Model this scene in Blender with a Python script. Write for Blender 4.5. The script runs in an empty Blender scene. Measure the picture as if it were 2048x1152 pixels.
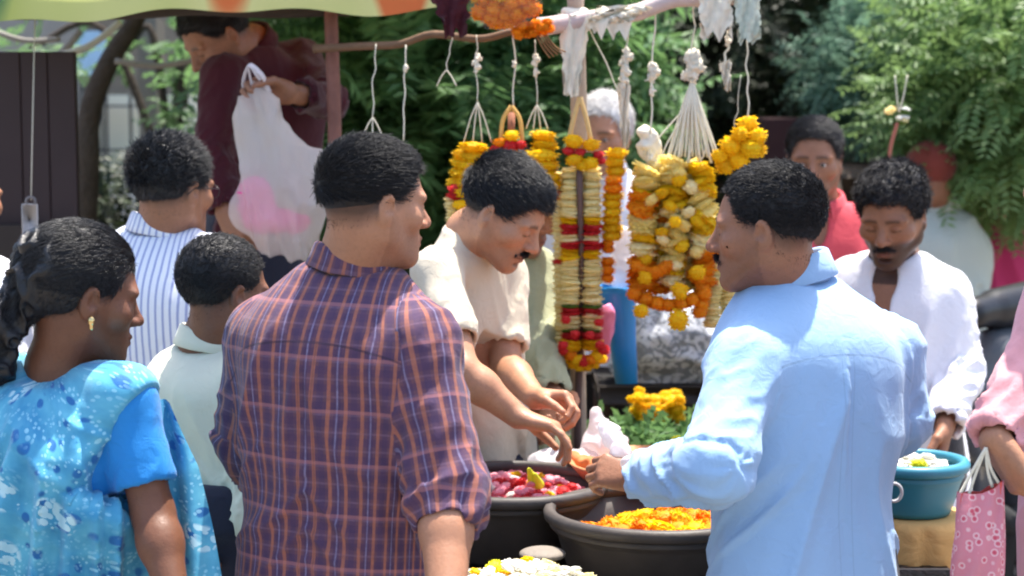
import bpy, math, random, time
import numpy as np
from math import radians, sin, cos, pi
T0 = time.time()
rng = np.random.default_rng(7)
random.seed(7)
scene = bpy.context.scene
COL = scene.collection

# ------------------------------------------------------------------ camera
CAM_H, PITCH, FPX = 1.74, radians(5.83), 3750.0
cd = bpy.data.cameras.new('camera'); cam = bpy.data.objects.new('camera', cd); COL.objects.link(cam)
cam.location = (0, 0, CAM_H); cam.rotation_euler = (pi/2 - PITCH, 0, 0)
cd.sensor_width = 36; cd.lens = FPX/2048*36; cd.clip_end = 400; cd.clip_start = 0.05
cd.dof.use_dof = True; cd.dof.focus_distance = 3.62; cd.dof.aperture_fstop = 3.7
scene.camera = cam

# ------------------------------------------------------------------ world, sun, exposure
SUN_EL, SUN_AZ = radians(73), radians(30)      # azimuth measured from +Y (away from camera) towards +X
w = bpy.data.worlds.new('World'); scene.world = w; w.use_nodes = True
nt = w.node_tree; nt.nodes.clear()
sky = nt.nodes.new('ShaderNodeTexSky'); sky.sky_type = 'NISHITA'; sky.sun_disc = False
sky.sun_elevation = SUN_EL; sky.sun_rotation = SUN_AZ; sky.dust_density = 2.5; sky.ozone_density = 0.8
bg = nt.nodes.new('ShaderNodeBackground'); bg.inputs[1].default_value = 0.15
wo = nt.nodes.new('ShaderNodeOutputWorld')
nt.links.new(sky.outputs[0], bg.inputs[0]); nt.links.new(bg.outputs[0], wo.inputs[0])
sd = bpy.data.lights.new('sun', 'SUN'); sun = bpy.data.objects.new('sun', sd); COL.objects.link(sun)
sd.energy = 4.0; sd.angle = radians(0.6); sd.color = (1.0, 0.95, 0.86)
sv = np.array([sin(SUN_AZ)*cos(SUN_EL), cos(SUN_AZ)*cos(SUN_EL), sin(SUN_EL)])
from mathutils import Vector, Matrix
sun.rotation_euler = Vector(sv).to_track_quat('Z', 'Y').to_euler(); sun.location = (0, 0, 30)
scene.view_settings.view_transform = 'Standard'; scene.view_settings.look = 'None'
scene.view_settings.exposure = 1.5; scene.view_settings.gamma = 1
scene.view_settings.use_curve_mapping = False
scene.render.engine = 'CYCLES'
cy = scene.cycles
cy.use_denoising = True; cy.max_bounces = 7; cy.diffuse_bounces = 4; cy.glossy_bounces = 2; cy.transmission_bounces = 4
cy.transparent_max_bounces = 8; cy.caustics_reflective = False; cy.caustics_refractive = False
cy.filter_width = 1.9

# ------------------------------------------------------------------ helpers
_cp, _sp = cos(PITCH), sin(PITCH)
def P(px, py, d):
    """a point at depth d (m) along the view, from its place on the 2048x1152 photograph"""
    x = (px-1024)/FPX*d; y = -(py-576)/FPX*d
    return np.array([x, d*_cp + y*_sp, CAM_H - d*_sp + y*_cp])
ORG = {}
def V(*a): return np.array(a, float)
def unit(v): return np.asarray(v, float)/max(1e-9, float(np.linalg.norm(v)))
def vnoise(p, seed=0):
    p = np.asarray(p, float); i = np.floor(p).astype(np.int64); f = p-i; f = f*f*(3-2*f)
    out = 0
    for dx in (0, 1):
        for dy in (0, 1):
            for dz in (0, 1):
                n = (i[:, 0]+dx)*374761393 + (i[:, 1]+dy)*668265263 + (i[:, 2]+dz)*2147483647 + seed*1274126177
                n = (n ^ (n >> 13))*1274126177; n = (n ^ (n >> 16)) & 0xffffff
                wgt = (f[:, 0] if dx else 1-f[:, 0])*(f[:, 1] if dy else 1-f[:, 1])*(f[:, 2] if dz else 1-f[:, 2])
                out = out + wgt*(n/float(0xffffff))
    return out
def fbm(p, seed=0, o=3):
    s = 0; a = .5; p = np.asarray(p, float)
    for k in range(o):
        s = s + a*vnoise(p*2**k, seed+k); a *= .5
    return s/(1-.5**o)
def empty(name, label, cat, loc, group=None):
    o = bpy.data.objects.new(name, None); COL.objects.link(o); o.location = loc; o.empty_display_size = .05
    o['label'] = label; o['category'] = cat
    if group: o['group'] = group
    ORG[o] = np.array(loc, float); return o
def mesh(name, v, f, uv=None, colr=None, smooth=True, mats=(), fmat=None):
    me = bpy.data.meshes.new(name); v = np.asarray(v, np.float32)
    if isinstance(f, np.ndarray):
        n, k = f.shape; me.vertices.add(len(v)); me.vertices.foreach_set('co', v.ravel())
        me.loops.add(n*k); me.loops.foreach_set('vertex_index', f.astype(np.int32).ravel())
        me.polygons.add(n); me.polygons.foreach_set('loop_start', np.arange(0, n*k, k, dtype=np.int32))
        me.polygons.foreach_set('loop_total', np.full(n, k, np.int32))
    else:
        me.from_pydata([tuple(map(float, x)) for x in v], [], [tuple(int(i) for i in q) for q in f])
    me.update(calc_edges=True)
    me.polygons.foreach_set('use_smooth', np.full(len(me.polygons), smooth))
    if uv is not None:
        l = me.uv_layers.new(name='UVMap'); l.data.foreach_set('uv', np.asarray(uv, np.float32).ravel())
    if colr is not None:
        a = me.color_attributes.new('Col', 'FLOAT_COLOR', 'POINT')
        c = np.ones((len(v), 4), np.float32); c[:, :colr.shape[1]] = colr; a.data.foreach_set('color', c.ravel())
    for m in mats: me.materials.append(m)
    if fmat is not None: me.polygons.foreach_set('material_index', np.asarray(fmat, np.int32))
    me.validate(); return me
def add(name, v, f, mat, parent=None, label=None, cat=None, group=None, kind=None, loc=None, **kw):
    """one mesh object from world-space points; child of parent if given, else a top-level thing with its origin at its base"""
    v = np.asarray(v, float)
    if parent is not None: o0 = ORG[parent]
    else: o0 = np.array(loc, float) if loc is not None else V(v[:, 0].mean(), v[:, 1].mean(), v[:, 2].min())
    mats = mat if isinstance(mat, (list, tuple)) else (mat,)
    me = mesh(name, v-o0, f, mats=mats, **kw)
    o = bpy.data.objects.new(name, me); COL.objects.link(o)
    if parent is not None: o.parent = parent
    else: o.location = o0
    if label: o['label'] = label
    if cat: o['category'] = cat
    if group: o['group'] = group
    if kind: o['kind'] = kind
    ORG[o] = o0; return o
def inst(me, name, pos, rot=(0, 0, 0), sc=(1, 1, 1), parent=None, label=None, cat=None, group=None, kind=None):
    o = bpy.data.objects.new(name, me); COL.objects.link(o)
    p = np.asarray(pos, float)
    if parent is not None: o.parent = parent; o.location = p-ORG[parent]
    else: o.location = p
    o.rotation_euler = rot; o.scale = sc if hasattr(sc, '__len__') else (sc,)*3
    if label: o['label'] = label
    if cat: o['category'] = cat
    if group: o['group'] = group
    if kind: o['kind'] = kind
    ORG[o] = p; return o
def join(parts):
    vs, fs, n = [], [], 0
    for v, f in parts:
        vs.append(np.asarray(v, float)); fs += [tuple(int(i)+n for i in q) for q in f]; n += len(v)
    return np.concatenate(vs), fs
def box(c, s, R=None, bev=0.0):
    c = np.asarray(c, float); h = np.asarray(s, float)/2
    if bev <= 0:
        v = np.array([[x, y, z] for x in (-1, 1) for y in (-1, 1) for z in (-1, 1)])*h
        f = [(0, 1, 3, 2), (4, 6, 7, 5), (0, 4, 5, 1), (2, 3, 7, 6), (0, 2, 6, 4), (1, 5, 7, 3)]
    else:
        v = []; idx = {}
        for x in (-1, 1):
            for y in (-1, 1):
                for z in (-1, 1):
                    for a in range(3):
                        q = np.array([x, y, z])*h; 
                        for b in range(3):
                            if b != a: q[b] -= np.sign(q[b])*bev
                        idx[(x, y, z, a)] = len(v); v.append(q)
        f = []
        for a in range(3):
            b, c2 = (a+1) % 3, (a+2) % 3
            for sg in (-1, 1):
                q = []
                for (sb, scn) in ((-1, -1), (1, -1), (1, 1), (-1, 1)):
                    k = [0, 0, 0]; k[a] = sg; k[b] = sb; k[c2] = scn; q.append(idx[(*k, a)])
                f.append(tuple(q if sg > 0 else q[::-1]))
            for sb in (-1, 1):
                for sc2 in (-1, 1):
                    k = [0, 0, 0]; k[b] = sb; k[c2] = sc2; k1 = k[:]; k2 = k[:]; k1[a] = -1; k2[a] = 1
                    q = [idx[(*k1, b)], idx[(*k2, b)], idx[(*k2, c2)], idx[(*k1, c2)]]
                    f.append(tuple(q if sb*sc2 > 0 else q[::-1]))
        for x in (-1, 1):
            for y in (-1, 1):
                for z in (-1, 1):
                    q = [idx[(x, y, z, 0)], idx[(x, y, z, 1)], idx[(x, y, z, 2)]]
                    f.append(tuple(q if x*y*z > 0 else q[::-1]))
        v = np.array(v)
    if R is not None: v = v@np.asarray(R).T
    return v+c, f
def tube(pts, r, n=8, cap=True, flat=1.0):
    pts = np.asarray(pts, float); m = len(pts); r = np.broadcast_to(np.asarray(r, float), (m,))
    tg = np.gradient(pts, axis=0); tg /= np.linalg.norm(tg, axis=1)[:, None]+1e-12
    ref = V(0, 0, 1) if abs(tg[0, 2]) < .9 else V(1, 0, 0)
    vs = []; a = unit(np.cross(tg[0], ref))
    for i in range(m):
        a = unit(a-tg[i]*np.dot(a, tg[i])); b = np.cross(tg[i], a)
        for k in range(n):
            t = 2*pi*k/n; vs.append(pts[i]+r[i]*(cos(t)*a+sin(t)*b*flat))
    f = [(i*n+k, i*n+(k+1) % n, (i+1)*n+(k+1) % n, (i+1)*n+k) for i in range(m-1) for k in range(n)]
    if cap: f += [tuple(range(n))[::-1], tuple(range((m-1)*n, m*n))]
    return np.array(vs), f
def lathe(prof, c, n=40, sx=1.0, sy=1.0):
    v = []; f = []
    for (r, z) in prof:
        for k in range(n):
            t = 2*pi*k/n; v.append((c[0]+r*cos(t)*sx, c[1]+r*sin(t)*sy, c[2]+z))
    for i in range(len(prof)-1):
        for k in range(n): f.append((i*n+k, i*n+(k+1) % n, (i+1)*n+(k+1) % n, (i+1)*n+k))
    return np.array(v), f
def grid_faces(nu, nv, wrap=False):
    f = []
    for i in range(nu-1):
        for j in range(nv if wrap else nv-1):
            f.append((i*nv+j, i*nv+(j+1) % nv, (i+1)*nv+(j+1) % nv, (i+1)*nv+j))
    return f
def bez(pts, n=20):
    """smooth curve through points (Catmull-Rom)"""
    p = [np.asarray(q, float) for q in pts]; p = [2*p[0]-p[1]]+p+[2*p[-1]-p[-2]]; out = []
    for i in range(1, len(p)-2):
        for t in np.linspace(0, 1, n, endpoint=False):
            out.append(.5*((2*p[i])+(-p[i-1]+p[i+1])*t+(2*p[i-1]-5*p[i]+4*p[i+1]-p[i+2])*t*t+(-p[i-1]+3*p[i]-3*p[i+1]+p[i+2])*t**3))
    out.append(p[-2]); return np.array(out)

# ------------------------------------------------------------------ signed fields and surface nets
def smin(a, b, k):
    if k <= 1e-6: return np.minimum(a, b)
    h = np.maximum(k-np.abs(a-b), 0)/k; return np.minimum(a, b)-h*h*k*.25
def smax(a, b, k): return -smin(-a, -b, k)
def rcone(a, b, r1, r2):
    a = np.asarray(a, float); b = np.asarray(b, float); ba = b-a; L = max(1e-12, float(ba@ba))
    def fn(p):
        pa = p-a; t = np.clip(pa@ba/L, 0, 1)
        return np.sqrt(((pa-t[..., None]*ba)**2).sum(-1))-(r1+(r2-r1)*t)
    return fn
def ell(c, r, R=None):
    c = np.asarray(c, float); r = np.asarray(r, float)
    def fn(p):
        q = p-c
        if R is not None: q = q@R
        k0 = np.sqrt(((q/r)**2).sum(-1)); k1 = np.sqrt(((q/(r*r))**2).sum(-1))
        return k0*(k0-1)/np.maximum(k1, 1e-9)
    return fn
def halfspace(c, n, ball=None):
    """solid where dot(p-c,n) > 0, limited to a ball"""
    c = np.asarray(c, float); n = unit(n)
    def fn(p):
        d = -((p-c)@n)
        if ball: d = np.maximum(d, np.sqrt(((p-c)**2).sum(-1))-ball)
        return d
    return fn
def evalops(ops, p):
    D = np.full(p.shape[:-1], 1e3)
    for kind, fn, k in ops:
        d = fn(p)
        D = smin(D, d, k) if kind == 'u' else smax(D, -d, k)
    return D
EDG = [((0,0,0),(1,0,0)),((0,1,0),(1,1,0)),((0,0,1),(1,0,1)),((0,1,1),(1,1,1)),((0,0,0),(0,1,0)),((1,0,0),(1,1,0)),
       ((0,0,1),(0,1,1)),((1,0,1),(1,1,1)),((0,0,0),(0,0,1)),((1,0,0),(1,0,1)),((0,1,0),(0,1,1)),((1,1,0),(1,1,1))]
def surf(ops, h, lo, hi, B=8):
    lo = np.asarray(lo, float)-h*1.37; hi = np.asarray(hi, float); bs = h*B
    n = np.ceil((hi-lo)/bs).astype(int)+1
    I = np.stack(np.meshgrid(*[np.arange(k) for k in n], indexing='ij'), -1).reshape(-1, 3)
    C = lo+(I+.5)*bs; Rb = bs*.8661
    D = np.full(len(C), 1e3); ds = []
    for kind, fn, k in ops:
        d = fn(C); ds.append(d); D = smin(D, d, k) if kind == 'u' else smax(D, -d, k)
    act = np.abs(D) < Rb*1.9+2*h
    I = I[act]; ds = [d[act] for d in ds]; nb = len(I)
    g = np.arange(B+1); L = np.stack(np.meshgrid(g, g, g, indexing='ij'), -1).reshape(-1, 3)
    O = lo+I*bs; F = np.full((nb, len(L)), 1e3)
    Lh = L*h
    for (kind, fn, k), d in zip(ops, ds):
        ix = np.nonzero(d < Rb*2.0+k*1.3+3*h)[0]
        if len(ix) == 0: continue
        pts = O[ix][:, None, :]+Lh[None]
        dd = fn(pts); F[ix] = smin(F[ix], dd, k) if kind == 'u' else smax(F[ix], -dd, k)
    F = F.reshape(nb, B+1, B+1, B+1); S = F < 0
    cnt = np.zeros((nb, B, B, B), int)
    for a in (0, 1):
        for b in (0, 1):
            for c in (0, 1): cnt += S[:, a:a+B, b:b+B, c:c+B]
    b_, x_, y_, z_ = np.nonzero((cnt > 0) & (cnt < 8))
    cell = np.stack([x_, y_, z_], 1); gc = I[b_]*B+cell+1
    NY, NZ = int(n[1]*B+3), int(n[2]*B+3)
    ids = (gc[:, 0]*NY+gc[:, 1])*NZ+gc[:, 2]
    acc = np.zeros((len(b_), 3)); wn = np.zeros(len(b_))
    for e0, e1 in EDG:
        v0 = F[b_, x_+e0[0], y_+e0[1], z_+e0[2]]; v1 = F[b_, x_+e1[0], y_+e1[1], z_+e1[2]]
        m = (v0 < 0) != (v1 < 0); t = np.where(m, v0/np.where(m, v0-v1, 1), 0)
        pt = np.array(e0)[None]+t[:, None]*(np.array(e1)-np.array(e0))[None]
        acc += pt*m[:, None]; wn += m
    verts = lo+(I[b_]*B+cell+acc/wn[:, None])*h
    od = np.argsort(ids); ids_s = ids[od]; verts = verts[od]
    quads = []
    for ax in range(3):
        s0 = S[:, :B, :B, :B]; sl = [slice(0, B)]*3; sl[ax] = slice(1, B+1); s1 = S[(slice(None), *sl)]
        bb, x, y, z = np.nonzero(s0 != s1); G = I[bb]*B+np.stack([x, y, z], 1)+1
        u, v = (ax+1) % 3, (ax+2) % 3; q = []
        for (du, dv) in ((0, 0), (-1, 0), (-1, -1), (0, -1)):
            H = G.copy(); H[:, u] += du; H[:, v] += dv; i = (H[:, 0]*NY+H[:, 1])*NZ+H[:, 2]
            j = np.clip(np.searchsorted(ids_s, i), 0, len(ids_s)-1); q.append(np.where(ids_s[j] == i, j, -1))
        q = np.stack(q, 1); ok = (q >= 0).all(1); q = q[ok]; fl = ~s0[bb, x, y, z][ok]
        q[fl] = q[fl][:, ::-1]; quads.append(q)
    Q = np.concatenate(quads); e = np.concatenate([Q[:, [k, (k+1) % 4]] for k in range(4)])
    key = e[:, 0]*len(verts)+e[:, 1]; rk = e[:, 1]*len(verts)+e[:, 0]; free = e[~np.isin(key, rk)]; nx = {int(b): int(a) for a, b in free}; ex = []
    while nx:      # close pin-holes
        a0, _ = next(iter(nx.items())); lp = [a0]; c = nx.pop(a0)
        while c != a0 and c in nx and len(lp) < 60: lp.append(c); c = nx.pop(c)
        if c == a0 and len(lp) >= 4: ex += [(lp[0], lp[i], lp[i+1], lp[i+2]) for i in range(1, len(lp)-2, 2)]
    if ex: Q = np.concatenate([Q, np.array(ex)])
    return verts, Q
def vnormals(v, f):
    a = v[f[:, 2]]-v[f[:, 0]]; b = v[f[:, 3]]-v[f[:, 1]]; n = np.cross(a, b); N = np.zeros_like(v)
    for k in range(4): np.add.at(N, f[:, k], n)
    return N/(np.linalg.norm(N, axis=1)[:, None]+1e-12)
def relax(v, f, it=1, lam=.5):
    for _ in range(it):
        A = np.zeros_like(v); c = np.zeros(len(v))
        for k in range(4):
            np.add.at(A, f[:, k], v[f[:, (k+1) % 4]]+v[f[:, (k+3) % 4]]); np.add.at(c, f[:, k], 2)
        v = v+(A/np.maximum(c, 1)[:, None]-v)*lam
    return v

# ------------------------------------------------------------------ materials
class NB:
    def __init__(s, name):
        s.m = bpy.data.materials.new(name); s.m.use_nodes = True; s.t = s.m.node_tree; s.t.nodes.clear()
        s.out = s.n('ShaderNodeOutputMaterial'); s.b = s.n('ShaderNodeBsdfPrincipled'); s.l(s.b.outputs[0], s.out.inputs[0])
    def n(s, t, **k):
        n = s.t.nodes.new(t)
        for a, b in k.items(): setattr(n, a, b)
        return n
    def l(s, a, b): s.t.links.new(a, b)
    def put(s, x, inp):
        if hasattr(x, 'is_output'): s.l(x, inp)
        elif isinstance(x, (tuple, list)): inp.default_value = (*x, 1) if len(x) == 3 and inp.type == 'RGBA' else x
        else: inp.default_value = x
    def mix(s, f, a, b, mode='MIX'):
        n = s.n('ShaderNodeMix', data_type='RGBA', blend_type=mode)
        s.put(f, n.inputs[0]); s.put(a, n.inputs[6]); s.put(b, n.inputs[7]); return n.outputs[2]
    def math(s, op, a, b=0.0, c=0.0):
        n = s.n('ShaderNodeMath', operation=op); s.put(a, n.inputs[0]); s.put(b, n.inputs[1]); s.put(c, n.inputs[2]); return n.outputs[0]
    def noise(s, sc, det=3, vec=None, dist=0.0):
        n = s.n('ShaderNodeTexNoise'); n.inputs['Scale'].default_value = sc; n.inputs['Detail'].default_value = det
        n.inputs['Distortion'].default_value = dist
        if vec is not None: s.l(vec, n.inputs['Vector'])
        return n.outputs[0]
    def vor(s, sc, vec=None, feature='F1'):
        n = s.n('ShaderNodeTexVoronoi', feature=feature); n.inputs['Scale'].default_value = sc
        if vec is not None: s.l(vec, n.inputs['Vector'])
        return n
    def ramp(s, f, stops):
        n = s.n('ShaderNodeValToRGB'); e = n.color_ramp.elements
        while len(e) < len(stops): e.new(.5)
        for k, (p, c) in enumerate(stops): e[k].position = p; e[k].color = (*c, 1) if len(c) == 3 else c
        s.put(f, n.inputs[0]); return n.outputs[0]
    def obj(s): return s.n('ShaderNodeTexCoord').outputs['Object']
    def uv(s): return s.n('ShaderNodeTexCoord').outputs['UV']
    def rand(s): return s.n('ShaderNodeObjectInfo').outputs['Random']
    def isl(s): return s.n('ShaderNodeNewGeometry').outputs['Random Per Island']
    def mapv(s, v, sc=(1, 1, 1), rot=(0, 0, 0), loc=(0, 0, 0)):
        n = s.n('ShaderNodeMapping'); s.l(v, n.inputs[0]); n.inputs['Scale'].default_value = sc
        n.inputs['Rotation'].default_value = rot; n.inputs['Location'].default_value = loc; return n.outputs[0]
    def bump(s, h, st=.3, d=.01):
        n = s.n('ShaderNodeBump'); n.inputs['Strength'].default_value = st; n.inputs['Distance'].default_value = d
        s.l(h, n.inputs['Height']); s.l(n.outputs[0], s.b.inputs['Normal']); return n
    def set(s, col=None, rough=None, spec=None, metal=None, **k):
        if col is not None: s.put(col, s.b.inputs['Base Color'])
        if rough is not None: s.put(rough, s.b.inputs['Roughness'])
        if spec is not None: s.b.inputs['Specular IOR Level'].default_value = spec
        if metal is not None: s.b.inputs['Metallic'].default_value = metal
        for a, b in k.items(): s.put(b, s.b.inputs[a.replace('_', ' ')])
        return s.m
def simple(name, col, rough=.7, var=.15, sc=25, bump=.15, spec=.3, dist=.004, metal=0.0, **k):
    b = NB(name); n = b.noise(sc, 4, b.obj())
    lo = tuple(c*(1-var) for c in col); hi = tuple(min(1, c*(1+var)) for c in col)
    c = b.mix(n, lo, hi)
    if bump: b.bump(b.noise(sc*3, 4, b.obj()), bump, dist)
    return b.set(c, rough, spec, metal, **k)
def skin_mat(name, col):
    b = NB(name); a = b.n('ShaderNodeAttribute', attribute_name='Col').outputs['Color']
    n = b.noise(22, 5, b.obj()); c = b.mix(n, tuple(x*.74 for x in col), (col[0]*1.2, col[1]*1.18, col[2]*1.15)); c = b.mix(b.math('MULTIPLY', b.ramp(b.noise(150, 3, b.obj()), [(.5, (0, 0, 0)), (.75, (1, 1, 1))]), .35), c, tuple(x*.6 for x in col))
    c = b.mix(1.0, c, a, 'MULTIPLY')
    b.bump(b.math('ADD', b.noise(260, 3, b.obj()), b.math('MULTIPLY', b.noise(90, 2, b.obj()), .8)), .3, .002)
    return b.set(c, b.math('MULTIPLY_ADD', b.noise(40, 2, b.obj()), .3, .36), .4, Subsurface_Weight=.12,
                 Subsurface_Radius=(.9, .35, .2), Subsurface_Scale=.008)
def seamline(b, zs):
    sx = b.n('ShaderNodeSeparateXYZ'); b.l(b.uv(), sx.inputs[0]); x, y = sx.outputs[0], sx.outputs[1]; on = b.math('LESS_THAN', x, .6)
    k = b.math('LESS_THAN', b.math('ABSOLUTE', b.math('SUBTRACT', y, b.math('MULTIPLY_ADD', b.math('MULTIPLY', x, x), -1.0, zs))), .0022)
    pl = b.math('MULTIPLY', b.math('LESS_THAN', b.math('ABSOLUTE', b.math('SUBTRACT', b.math('ABSOLUTE', x), .014)), .0014), b.math('LESS_THAN', y, zs))
    return b.math('MULTIPLY', b.math('MAXIMUM', k, b.math('MULTIPLY', pl, .5)), on)
def cloth_mat(name, col, rough=.85, sheen=.15, weave=900, crease=.35, seam=None):
    b = NB(name); o = b.obj(); n = b.noise(9, 3, o)
    c = b.mix(n, tuple(x*.92 for x in col), tuple(min(1, x*1.05) for x in col))
    h = b.math('ADD', b.math('MULTIPLY', b.noise(34, 4, o, 1.0), crease*4), b.math('MULTIPLY', b.noise(weave, 2, o), .25))
    if seam:
        k = seamline(b, seam); c = b.mix(b.math('MULTIPLY', k, .35), c, tuple(x*.45 for x in col)); h = b.math('SUBTRACT', h, b.math('MULTIPLY', k, 1.2))
    b.bump(h, .35, .006)
    return b.set(c, rough, .25, Sheen_Weight=sheen)

# ------------------------------------------------------------------ people
def rot(yaw=0, pitch=0, roll=0):
    """columns: right, front, up.  yaw 0 looks along +Y (away from the camera), + turns to the left; pitch - looks down"""
    return np.array((Matrix.Rotation(radians(yaw), 3, 'Z') @ Matrix.Rotation(radians(pitch), 3, 'X') @ Matrix.Rotation(radians(roll), 3, 'Y')))
def hand_ops(w_, d, n, side, curl=(25, 35, 25), thumb=.5, s=1.0, spread=.06, fan=None):
    d = unit(d); n = unit(np.asarray(n, float)-d*np.dot(n, d)); t = np.cross(n, d)*(-1 if side == 'R' else 1)
    W = lambda a, b, c: np.asarray(w_)+s*(a*d+b*t+c*n)
    o = []; mcp = [(.086, .029), (.091, .010), (.087, -.010), (.079, -.028)]
    for (a, b) in mcp: o.append(('u', rcone(W(.004, b*.55, 0), W(a, b, 0), .0165*s, .0115*s), .016*s))
    o.append(('u', ell(W(.045, .0, .003), (.045*s, .036*s, .014*s), np.stack([d, t, n], 1)), .014*s))
    ln = [.96, 1.06, 1.0, .8]
    for i, (a, b) in enumerate(mcp):
        p = W(a, b, 0); dd = unit(d+t*spread*(1.5-i)); A = 0; r = .0098*s
        cu = curl if fan is None else [c*fan[i] for c in curl]
        for j, L in enumerate((.044, .027, .021)):
            A += radians(cu[j]); q = p+(dd*cos(A)+n*sin(A))*L*ln[i]*s
            o.append(('u', rcone(p, q, r, r*.9), .006*s if j == 0 else .003*s)); p = q; r *= .9
    p = W(.022, .022, .004); q = p+unit(d*.62+t*.72+n*.35*thumb*2)*.043*s
    o.append(('u', rcone(p, q, .0155*s, .0125*s), .014*s))
    q2 = q+unit(d*.85+t*.25*(1-thumb)+n*.6*thumb)*.033*s; o.append(('u', rcone(q, q2, .0118*s, .0105*s), .004*s))
    q3 = q2+unit(d*.9-t*.15*thumb+n*.7*thumb)*.026*s; o.append(('u', rcone(q2, q3, .0102*s, .0085*s), .003*s))
    return o
def head_ops(c, R, s, nose=1.0, jaw=1.0, closed=True):
    C = lambda x, y, z: c+s*(R@V(x, y, z))
    def E(x, y, z, rx, ry, rz, k, kind='u', Q=None): return (kind, ell(C(x, y, z), (rx*s, ry*s, rz*s), R if Q is None else R@Q), k*s)
    def K(a, b, r1, r2, k, kind='u'): return (kind, rcone(C(*a), C(*b), r1*s, r2*s), k*s)
    o = [E(0, -.016, .042, .0755, .096, .083, 0), E(0, .030, .0, .062, .062, .078, .03)]
    for m in (-1, 1):
        o += [K((m*.052*jaw, .004, -.046), (m*.020, .066, -.092), .019, .017, .03), K((m*.055, .002, -.01), (m*.050*jaw, .008, -.05), .020, .018, .03)]
    o += [E(0, .074, -.096, .020, .016, .017, .022), E(0, .066, -.060, .036, .026, .033, .022), K((0, .03, -.075), (0, -.01, -.07), .035, .045, .03)]
    for m in (-1, 1):
        o += [E(m*.046, .056, -.018, .024, .022, .020, .025), E(m*.030, .075, .022, .030, .012, .009, .018), E(m*.031, .100, .002, .019, .016, .012, .014, 's'),
              ('u', ell(C(m*.031, .0745, .001), (.0128*s,)*3), .004*s)]
        if closed: o += [E(m*.031, .0755, .0035, .0150, .0130, .0085, .003)]
        else: o += [E(m*.031, .0755, .0085, .0160, .0125, .0050, .003), E(m*.031, .0745, -.0085, .0150, .0120, .0040, .003)]
    o += [K((0, .083, .014), (0, .104*nose**.3, -.022), .0085, .0125*nose, .012), E(0, .108, -.028, .0125*nose, .0115*nose, .0105*nose, .006)]
    for m in (-1, 1): o += [E(m*.0130*nose, .096, -.031, .0088*nose, .0105, .0078, .006), E(m*.0068, .103, -.0385, .0040, .006, .0035, .002, 's')]
    o += [E(0, .0905, -.0565, .0235, .0085, .0058, .005), E(0, .0890, -.0680, .0205, .0095, .0068, .005), E(0, .1000, -.0620, .026, .006, .0016, .003, 's'), E(0, .088, -.080, .016, .008, .004, .008, 's')]
    for m in (-1, 1):   # ears
        Q = np.array(Matrix.Rotation(radians(-22*m), 3, 'Z') @ Matrix.Rotation(radians(-12), 3, 'X'))
        o += [E(m*.0790, -.010, .000, .0070, .0165, .0280, .006, 'u', Q), E(m*.0765, -.006, -.022, .0075, .010, .012, .006, 'u', Q),
              E(m*.0885, -.005, .003, .0100, .0100, .0170, .0025, 's', Q), E(m*.0880, -.001, -.004, .010, .006, .007, .003, 's', Q)]
    return o
def loft(base, R, L, prof, n=2.5, bend=0.0, z0=None, z1=None):
    tt, aa, bb, oo = (np.array(x, float) for x in zip(*prof)); base = np.asarray(base, float)
    zz = np.linspace(tt[0], tt[-1], 60)
    from_np = lambda y: np.convolve(np.pad(np.interp(zz, tt, y), 3, mode='edge'), np.ones(7)/7, 'valid')
    A, Bq, O = from_np(aa), from_np(bb), from_np(oo)
    lo = tt[0]*L if z0 is None else z0; hi = tt[-1]*L if z1 is None else z1
    def fn(p):
        q = (p-base)@R; t = q[..., 2]/L
        a = np.interp(t, zz, A); b = np.interp(t, zz, Bq); f = np.interp(t, zz, O)+bend*4*np.clip(t, 0, 1)*(1-np.clip(t, 0, 1))
        k = (np.abs(q[..., 0]/a)**n+np.abs((q[..., 1]-f)/b)**n)**(1/n)
        return smax((k-1)*np.minimum(a, b), np.maximum(lo-q[..., 2], q[..., 2]-hi), .012)
    return fn
MALE = [(-.30, .168, .115, 0), (0, .166, .118, 0), (.25, .152, .112, -.004), (.5, .162, .118, -.015), (.72, .168, .122, -.024), (.85, .142, .104, -.020), (.95, .088, .072, -.008), (1.02, .052, .054, 0)]
def arm_path(sh, el, wr, Ls):
    l1 = np.linalg.norm(el-sh); l2 = np.linalg.norm(wr-el)
    if Ls <= l1: return [sh, sh+(el-sh)*Ls/l1], unit(el-sh)
    return [sh, el, el+(wr-el)*min(1, (Ls-l1)/l2)], unit(wr-el)
def ridge(x, p=2): return (1-np.abs(2*x-1))**p
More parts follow.
